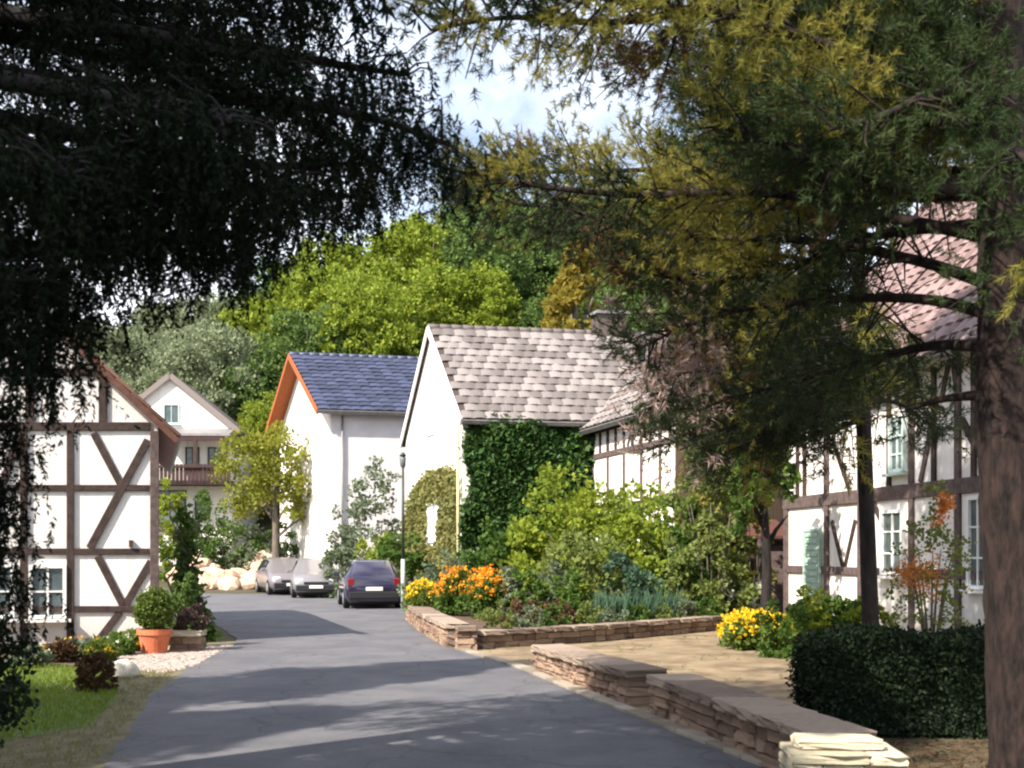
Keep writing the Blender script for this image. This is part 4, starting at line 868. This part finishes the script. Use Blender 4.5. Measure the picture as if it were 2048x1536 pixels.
limbs = [[(3.46, 8, 5.0), bpx(1750, 60, 7.9), bpx(1450, 20, 7.8), bpx(1220, 45, 7.8), bpx(1020, 35, 7.8), bpx(860, 60, 7.8)],
         [(3.46, 8, 4.8), bpx(1800, 200, 9.6), bpx(1600, 120, 10.4), bpx(1380, 110, 11.0), bpx(1240, 130, 11.4)],
         [(3.5, 8, 4.3), bpx(1720, 330, 10.2), bpx(1500, 320, 11.2), bpx(1280, 340, 11.8), bpx(1080, 345, 12.2), bpx(930, 350, 12.4)],
         [(3.5, 8, 4.2), bpx(1700, 400, 10.4), bpx(1500, 420, 11.4), bpx(1300, 430, 12.0), bpx(1120, 470, 12.4)],
         [(3.5, 8, 3.85), bpx(1770, 432, 8.3), bpx(1530, 385, 8.7), bpx(1260, 390, 9.2), bpx(1030, 365, 9.6), bpx(860, 330, 9.8)],
         [(3.5, 8, 4.25), bpx(1800, 375, 7.7), bpx(1600, 300, 7.5), bpx(1470, 260, 7.4), bpx(1390, 220, 7.4)],
         [(3.48, 8, 4.7), bpx(1800, 150, 7.6), bpx(1500, 40, 7.3), bpx(1260, 5, 7.2), bpx(1060, -30, 7.2)],
         [(3.5, 8, 3.3), bpx(1860, 600, 8.6), bpx(1660, 600, 9.0), bpx(1430, 630, 9.5), bpx(1270, 700, 9.7)],
         [(3.5, 8, 2.8), bpx(1905, 795, 8.3), bpx(1810, 820, 8.5)],
         [(3.46, 8, 5.2), bpx(1850, -60, 7.8), bpx(1600, -120, 7.6), bpx(1300, -110, 7.4), bpx(1060, -60, 7.3), bpx(900, -10, 7.3)],
         [(3.5, 8, 4.1), bpx(1800, 330, 8.8), bpx(1560, 330, 9.6), bpx(1340, 330, 10.2)],
         [(3.5, 8, 3.5), bpx(1830, 520, 9.0), bpx(1600, 480, 9.8), bpx(1350, 470, 10.3), bpx(1130, 420, 10.6), bpx(960, 400, 10.8)],
         [(3.48, 8, 5.0), bpx(1750, 60, 8.6), bpx(1550, 130, 9.0), bpx(1380, 130, 9.2)],
         [(3.48, 8, 4.75), bpx(1900, 200, 8.9), bpx(1800, 210, 9.6), bpx(1690, 260, 10.2)],
         [(3.46, 8, 5.1), bpx(1900, 60, 9.0), bpx(1800, 80, 9.8), bpx(1700, 60, 10.4)],
         [(3.48, 8, 4.9), bpx(1890, 180, 7.4), bpx(1770, 230, 7.1), bpx(1660, 260, 6.9)],
         [(3.5, 8, 4.0), bpx(1760, 470, 9.4), bpx(1560, 540, 10.2), bpx(1380, 560, 10.8), bpx(1200, 520, 11.2)],
         [(3.5, 8, 4.6), bpx(1780, 240, 8.9), bpx(1560, 200, 9.6), bpx(1390, 170, 10.2)],
         [(3.5, 8, 4.9), bpx(1900, 90, 8.6), bpx(1780, 170, 9.0), bpx(1640, 220, 9.4), bpx(1480, 300, 9.8)],
         [(3.46, 8, 5.6), bpx(1800, -120, 8.6), bpx(1550, -40, 9.2), bpx(1360, 20, 9.8)],
         [(3.5, 8, 3.1), bpx(1880, 690, 8.9), bpx(1740, 720, 9.6), bpx(1600, 760, 10.2), bpx(1450, 800, 10.6)],
         [(3.5, 8, 4.4), bpx(2030, 300, 7.2), bpx(2090, 420, 6.9), bpx(2060, 560, 6.8)]]
def pcol(q):
    v = mn.noise(q * .95 + Vector((3, 1, 7))); px = 1024 + FPX * q.x / q.y; py = HOR - FPX * (q.z - EYE) / q.y
    if v > .20: return 1
    if v < -.44: return 2
    return 3 if q.y > 9.3 else 0  # deeper limbs get darker needles: shade inside the crown put into colour
limb_tree(tp, limbs, [pine_m, pine_y, pine_o, pine_dk], None, (.3, .85), .052, .045, col=pcol, needle=(26, .07, .004), twig_gap=.062, side=2, bare=.3, gap_at=lambda q: q.x > 2.65 and 3.3 < q.z < 4.45 and q.y > 7.5)
# tall pine behind the hedge
bm_ = at(1745, 1105, 15.5); tm = thing('slender_pine', (bm_.x, 15.5, 0), 'slender dark pine standing between hedge and half-timbered house', 'tree')
mb = MB(); tx = lambda z: Vector((bm_.x - .035 * z, 15.5, z)); mb.tube([tx(z) for z in (-.1, 1, 2.5, 4, 6, 8, 10.5)], [.125, .115, .105, .10, .085, .06, .02], 12); mb.build('trunk', bark_dark, tm, True)
ml = []
for i in range(58):
    z = 3.4 + i * .125; a = i * 2.4; ln = (2.9 if z < 7 else 2.9 - (z - 7) * .6) * random.uniform(.75, 1.1); p = tx(z); e = p + Vector((math.cos(a) * ln, math.sin(a) * ln, .1 - .25 * (z < 5)))
    if 1024 + FPX * e.x / e.y > 1790 and 4.2 < z < 7.4: e = p.lerp(e, .22)
    elif 1024 + FPX * e.x / e.y > 1880 and z < 7.4: continue
    ml.append([p, p.lerp(e, .5) + Vector((0, 0, .15)), e])
ml.append([tx(4.7), at(1560, 730, 14.6), at(1430, 740, 13.8), at(1330, 750, 13.2)]); ml.append([tx(5.2), at(1560, 640, 14.4), at(1380, 650, 13.6), at(1300, 690, 13.2)])
ml.append([tx(3.6), at(1640, 850, 14.9), at(1540, 870, 14.4), at(1480, 900, 14.2)])
ml.append([tx(3.9), at(1600, 790, 14.6), at(1480, 800, 14.0), at(1370, 830, 13.6)]); ml.append([tx(4.3), at(1580, 740, 15.2), at(1470, 770, 15.4), at(1390, 850, 15.6)])
ml.append([tx(3.7), at(1600, 830, 14.2), at(1470, 850, 13.6), at(1360, 900, 13.2)]); ml.append([tx(3.5), at(1600, 880, 15.6), at(1490, 900, 16), at(1400, 930, 16.4)])
ml.append([tx(3.8), at(1620, 800, 15.6), at(1520, 820, 16), at(1430, 880, 16.2)]); ml.append([tx(5.0), at(1600, 650, 15.2), at(1500, 680, 15.4), at(1400, 730, 15.6)])
def mcol(q):
    px = 1024 + FPX * q.x / q.y; v = mn.noise(q * .8)
    if q.x < 2.45 and q.z < 5.1: return 2 if v > -.25 else 0
    return 1 if v > .26 else 0
limb_tree(tm, ml, [pine_dk, pine_y, dry_m], None, (.4, 1.05), .11, .035, col=mcol, bk=bark_dark, needle=(18, .13, .0085), twig_gap=.10, side=2, gap_at=lambda q: q.x > 4.95 and 4.6 < q.z < 7.2)
# slim dark trunk at the house corner
b_ = at(1543, 1105, 22.5); broad_tree('corner_tree', 'thin dark-trunked tree at the corner of the right half-timbered house', (b_.x - .15, 22.5, 0), 4.6, (.75, .7), green, 60, 46, .12, low=.36, bk=bark_dark)
# left spruce: drooping dark sprays
def spruce(t, limbs, dens, m, r0=.06, strand=(.25, .6), nl=.038, bk=bark_dark, per=40, wide=.55, nw=.005):
    SP, SL = [], []
    for pts in limbs:
        c = catmull(pts, 8); k = len(c); mb = MB(); mb.tube(c, [r0 * (1 - .85 * i / (k - 1)) + .006 for i in range(k)], 8)
        L = sum((c[i + 1] - c[i]).length for i in range(k - 1))
        for _ in range(int(L * dens)):
            u = random.uniform(.06, 1) * (k - 1); i = min(int(u), k - 2); p = c[i].lerp(c[i + 1], u - i); d = (c[i + 1] - c[i]).normalized(); sd = d.cross(Zv).normalized() * random.choice((-1, 1))
            q = p + sd * random.uniform(0, wide) * (1 - .3 * u / k) + d * random.uniform(-.1, .25) + Vector((0, 0, random.uniform(-.10, .14)))
            SP.append(tuple(q)); SL.append(random.uniform(*strand))
            if _ % 5 == 0: mb.tube([p, p.lerp(q, .5) + Vector((0, 0, .03)), q], [.009, .007, .004], 4, cap=False)
        mb.build('limb', bk, t, True)
    SP = np.array(SP); SL = np.array(SL); n = len(SP); sway = RNG.normal(size=(n, 3)) * .22; sway[:, 2] = -1; sway = unit(sway)
    u = RNG.random((n, per)); P = (SP[:, None] + sway[:, None] * (u * SL[:, None])[..., None]).reshape(-1, 3)
    D = unit(np.repeat(sway, per, 0) * .7 + rnd(n * per) * .75); foliage('crown', cards(P, D, nl * RNG.uniform(.7, 1.4, n * per), nw), 4, m, t)
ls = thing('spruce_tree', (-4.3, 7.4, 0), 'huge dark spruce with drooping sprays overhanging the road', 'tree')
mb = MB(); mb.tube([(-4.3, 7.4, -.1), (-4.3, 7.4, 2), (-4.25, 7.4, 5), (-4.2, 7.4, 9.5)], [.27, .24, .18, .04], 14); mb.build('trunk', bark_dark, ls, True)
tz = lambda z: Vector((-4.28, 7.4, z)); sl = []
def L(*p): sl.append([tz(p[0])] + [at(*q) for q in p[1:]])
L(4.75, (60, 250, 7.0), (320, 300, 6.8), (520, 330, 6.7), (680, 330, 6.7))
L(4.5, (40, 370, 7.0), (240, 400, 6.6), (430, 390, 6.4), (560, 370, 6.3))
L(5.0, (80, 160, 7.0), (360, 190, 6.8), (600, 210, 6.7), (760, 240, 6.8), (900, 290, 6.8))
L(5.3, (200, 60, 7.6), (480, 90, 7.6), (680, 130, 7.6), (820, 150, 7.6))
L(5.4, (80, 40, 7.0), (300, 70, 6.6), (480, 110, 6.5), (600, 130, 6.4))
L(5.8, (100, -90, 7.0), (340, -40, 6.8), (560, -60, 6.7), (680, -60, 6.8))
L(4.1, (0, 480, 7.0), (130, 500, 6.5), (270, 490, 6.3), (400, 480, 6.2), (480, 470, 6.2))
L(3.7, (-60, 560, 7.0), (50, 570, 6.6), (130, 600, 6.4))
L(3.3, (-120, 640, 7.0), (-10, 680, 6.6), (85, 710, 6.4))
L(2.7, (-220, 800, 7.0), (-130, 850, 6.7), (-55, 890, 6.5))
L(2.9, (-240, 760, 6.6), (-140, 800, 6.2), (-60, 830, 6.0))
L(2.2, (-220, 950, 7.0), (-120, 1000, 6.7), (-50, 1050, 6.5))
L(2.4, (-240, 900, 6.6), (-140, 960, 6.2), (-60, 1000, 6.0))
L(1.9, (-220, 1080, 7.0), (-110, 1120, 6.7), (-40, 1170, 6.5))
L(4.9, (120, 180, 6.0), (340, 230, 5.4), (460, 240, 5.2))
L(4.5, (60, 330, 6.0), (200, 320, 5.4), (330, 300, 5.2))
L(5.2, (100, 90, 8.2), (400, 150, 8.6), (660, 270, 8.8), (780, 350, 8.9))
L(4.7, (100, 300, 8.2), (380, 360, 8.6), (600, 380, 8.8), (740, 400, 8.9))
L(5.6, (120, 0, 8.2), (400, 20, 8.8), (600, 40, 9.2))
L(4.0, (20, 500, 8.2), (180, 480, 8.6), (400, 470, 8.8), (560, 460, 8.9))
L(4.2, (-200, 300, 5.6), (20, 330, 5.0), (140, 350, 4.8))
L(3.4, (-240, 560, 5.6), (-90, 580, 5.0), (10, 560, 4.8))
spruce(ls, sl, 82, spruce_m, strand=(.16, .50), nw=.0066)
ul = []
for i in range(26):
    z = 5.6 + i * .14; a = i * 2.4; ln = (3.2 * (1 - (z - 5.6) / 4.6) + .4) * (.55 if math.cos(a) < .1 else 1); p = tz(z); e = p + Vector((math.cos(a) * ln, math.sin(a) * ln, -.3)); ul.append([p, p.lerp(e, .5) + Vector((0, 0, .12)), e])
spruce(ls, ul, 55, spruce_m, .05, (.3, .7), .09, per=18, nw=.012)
# trees beside and behind the viewer that shade the foreground
def shade_tree(x, y, h, rad, label, nl, z0=2.2, dens=42):
    t = thing('roadside_spruce', (x, y, 0), label, 'tree'); p = lambda z: Vector((x, y, z)); mb = MB(); mb.tube([p(-.1), p(h * .5), p(h)], [.28, .18, .03], 12); mb.build('trunk', bark_dark, t, True)
    ll = []
    for i in range(nl):
        u = i / nl; z = z0 + (h - z0) * u; a = i * 2.4; ln = rad * (1 - u) ** .7 + .3; e = p(z) + Vector((math.cos(a) * ln, math.sin(a) * ln, -.35)); ll.append([p(z), p(z).lerp(e, .5) + Vector((0, 0, .15)), e])
    spruce(t, ll, dens, spruce_m, .06, (.35, .8), .2, per=12, wide=.7, nw=.04)
shade_tree(-6.8, 1.4, 13, 3.9, 'tall dark spruce left of the road shading the overhanging one', 44, dens=70)
shade_tree(-10.4, 4.2, 11, 2.8, 'dark spruce standing back from the road behind the lawn', 34, dens=55)
shade_tree(-8.5, 9.8, 11, 2.2, 'dark spruce at the far side of the lawn', 32, dens=55)

# fallen leaves and grit along the road edges
q = []
for (a, b), k in [((RL[i], RL[i + 1]), 1) for i in range(1, 7)] + [((RRt[i], RRt[i + 1]), -1) for i in range(1, 7)]:
    A, B = np.array(a), np.array(b); d = B - A; nrm = np.array([d[1], -d[0]]) / np.linalg.norm(d) * k; n = int(np.linalg.norm(d) * 26); u = RNG.random((n, 1))
    q.append(A + d * u + nrm * np.abs(RNG.normal(size=(n, 1))) * .28 - nrm * .06)
q = np.concatenate(q); n = len(q); P = np.column_stack([q, np.full(n, .021)]); D = unit(np.column_stack([RNG.normal(size=n), RNG.normal(size=n), RNG.normal(size=n) * .12]))
lm = leafmat('fallen_leaves', [(.10, .06, .025), (.20, .13, .05), (.26, .20, .09)], .1)
sd = np.column_stack([-D[:, 1], D[:, 0], RNG.normal(size=n) * .15]); S = RNG.uniform(.015, .04, n)[:, None]; m_ = P + D * S * .5
tag(link('leaf_litter', npmesh('leaf_litter', np.stack([P, m_ + sd * S * .35, P + D * S, m_ - sd * S * .35], 1).reshape(-1, 3), 4, lm)), 'fallen leaves and grit along both road edges', 'leaf litter', kind='stuff')

bush('dark_undergrowth', 'black-green undergrowth below the drooping spruce beside the road', (-3.55, 7.0, 0), (.5, .8, 1.2), hedge_m, 160, 70, .045)
p = scatter(PATH, 700); p = p[np.sin(p[:, 0] * 2.3) * np.cos(p[:, 1] * 1.7) > .1]; C = np.column_stack([p, np.full(len(p), .03)])
tag(foliage('path_weeds', clumps(C, .04, 10, .026, .4, .6, .3), 4, olive_m, None), 'small weeds sprouting in the sandy courtyard path', 'weeds', kind='stuff')

b_ = at(1425, 1105, 26.3); bush('tall_shrub', 'tall loose green shrub hiding the boarded wing end', (b_.x, 26.3, 0), (1.0, .8, 3.5), olive_m, 120, 46, .12)
b_ = at(1500, 1105, 27.2); bush('tall_shrub', 'tall golden-green shrub beside the thin dark-trunked tree', (b_.x, 27.2, 0), (.75, .7, 3.2), maple_m, 80, 42, .12)
for i in range(9):
    u = (i + .5) / 9; A = Vector((-.55, 20.5, .28)).lerp(Vector((4.6, 25.6, .28)), u)
    bush('edging_plant', 'low plant spilling over the wall beside the sandy path', (A.x, A.y, A.z), (.34, .28, random.uniform(.25, .42)), [olive_m, sage, green][i % 3], 22, 36, .06, 'plant', 'plants spilling over the bed wall', False)

NL = [(2.4, 6.2), (2.75, 10.3), (5.2, 10.3), (5.2, 6.2)]
p = scatter(NL, 9000); n = len(p); D = unit(np.column_stack([RNG.normal(size=n), RNG.normal(size=n), RNG.normal(size=n) * .2]))
tag(foliage('needle_litter', cards(np.column_stack([p, np.full(n, .012)]), D, RNG.uniform(.05, .1, n), .006), 4, leafmat('needle_litter', [(.05, .03, .016), (.09, .055, .03), (.13, .085, .05)], .1), None), 'brown pine needle litter under the big pine', 'needle litter', kind='stuff')
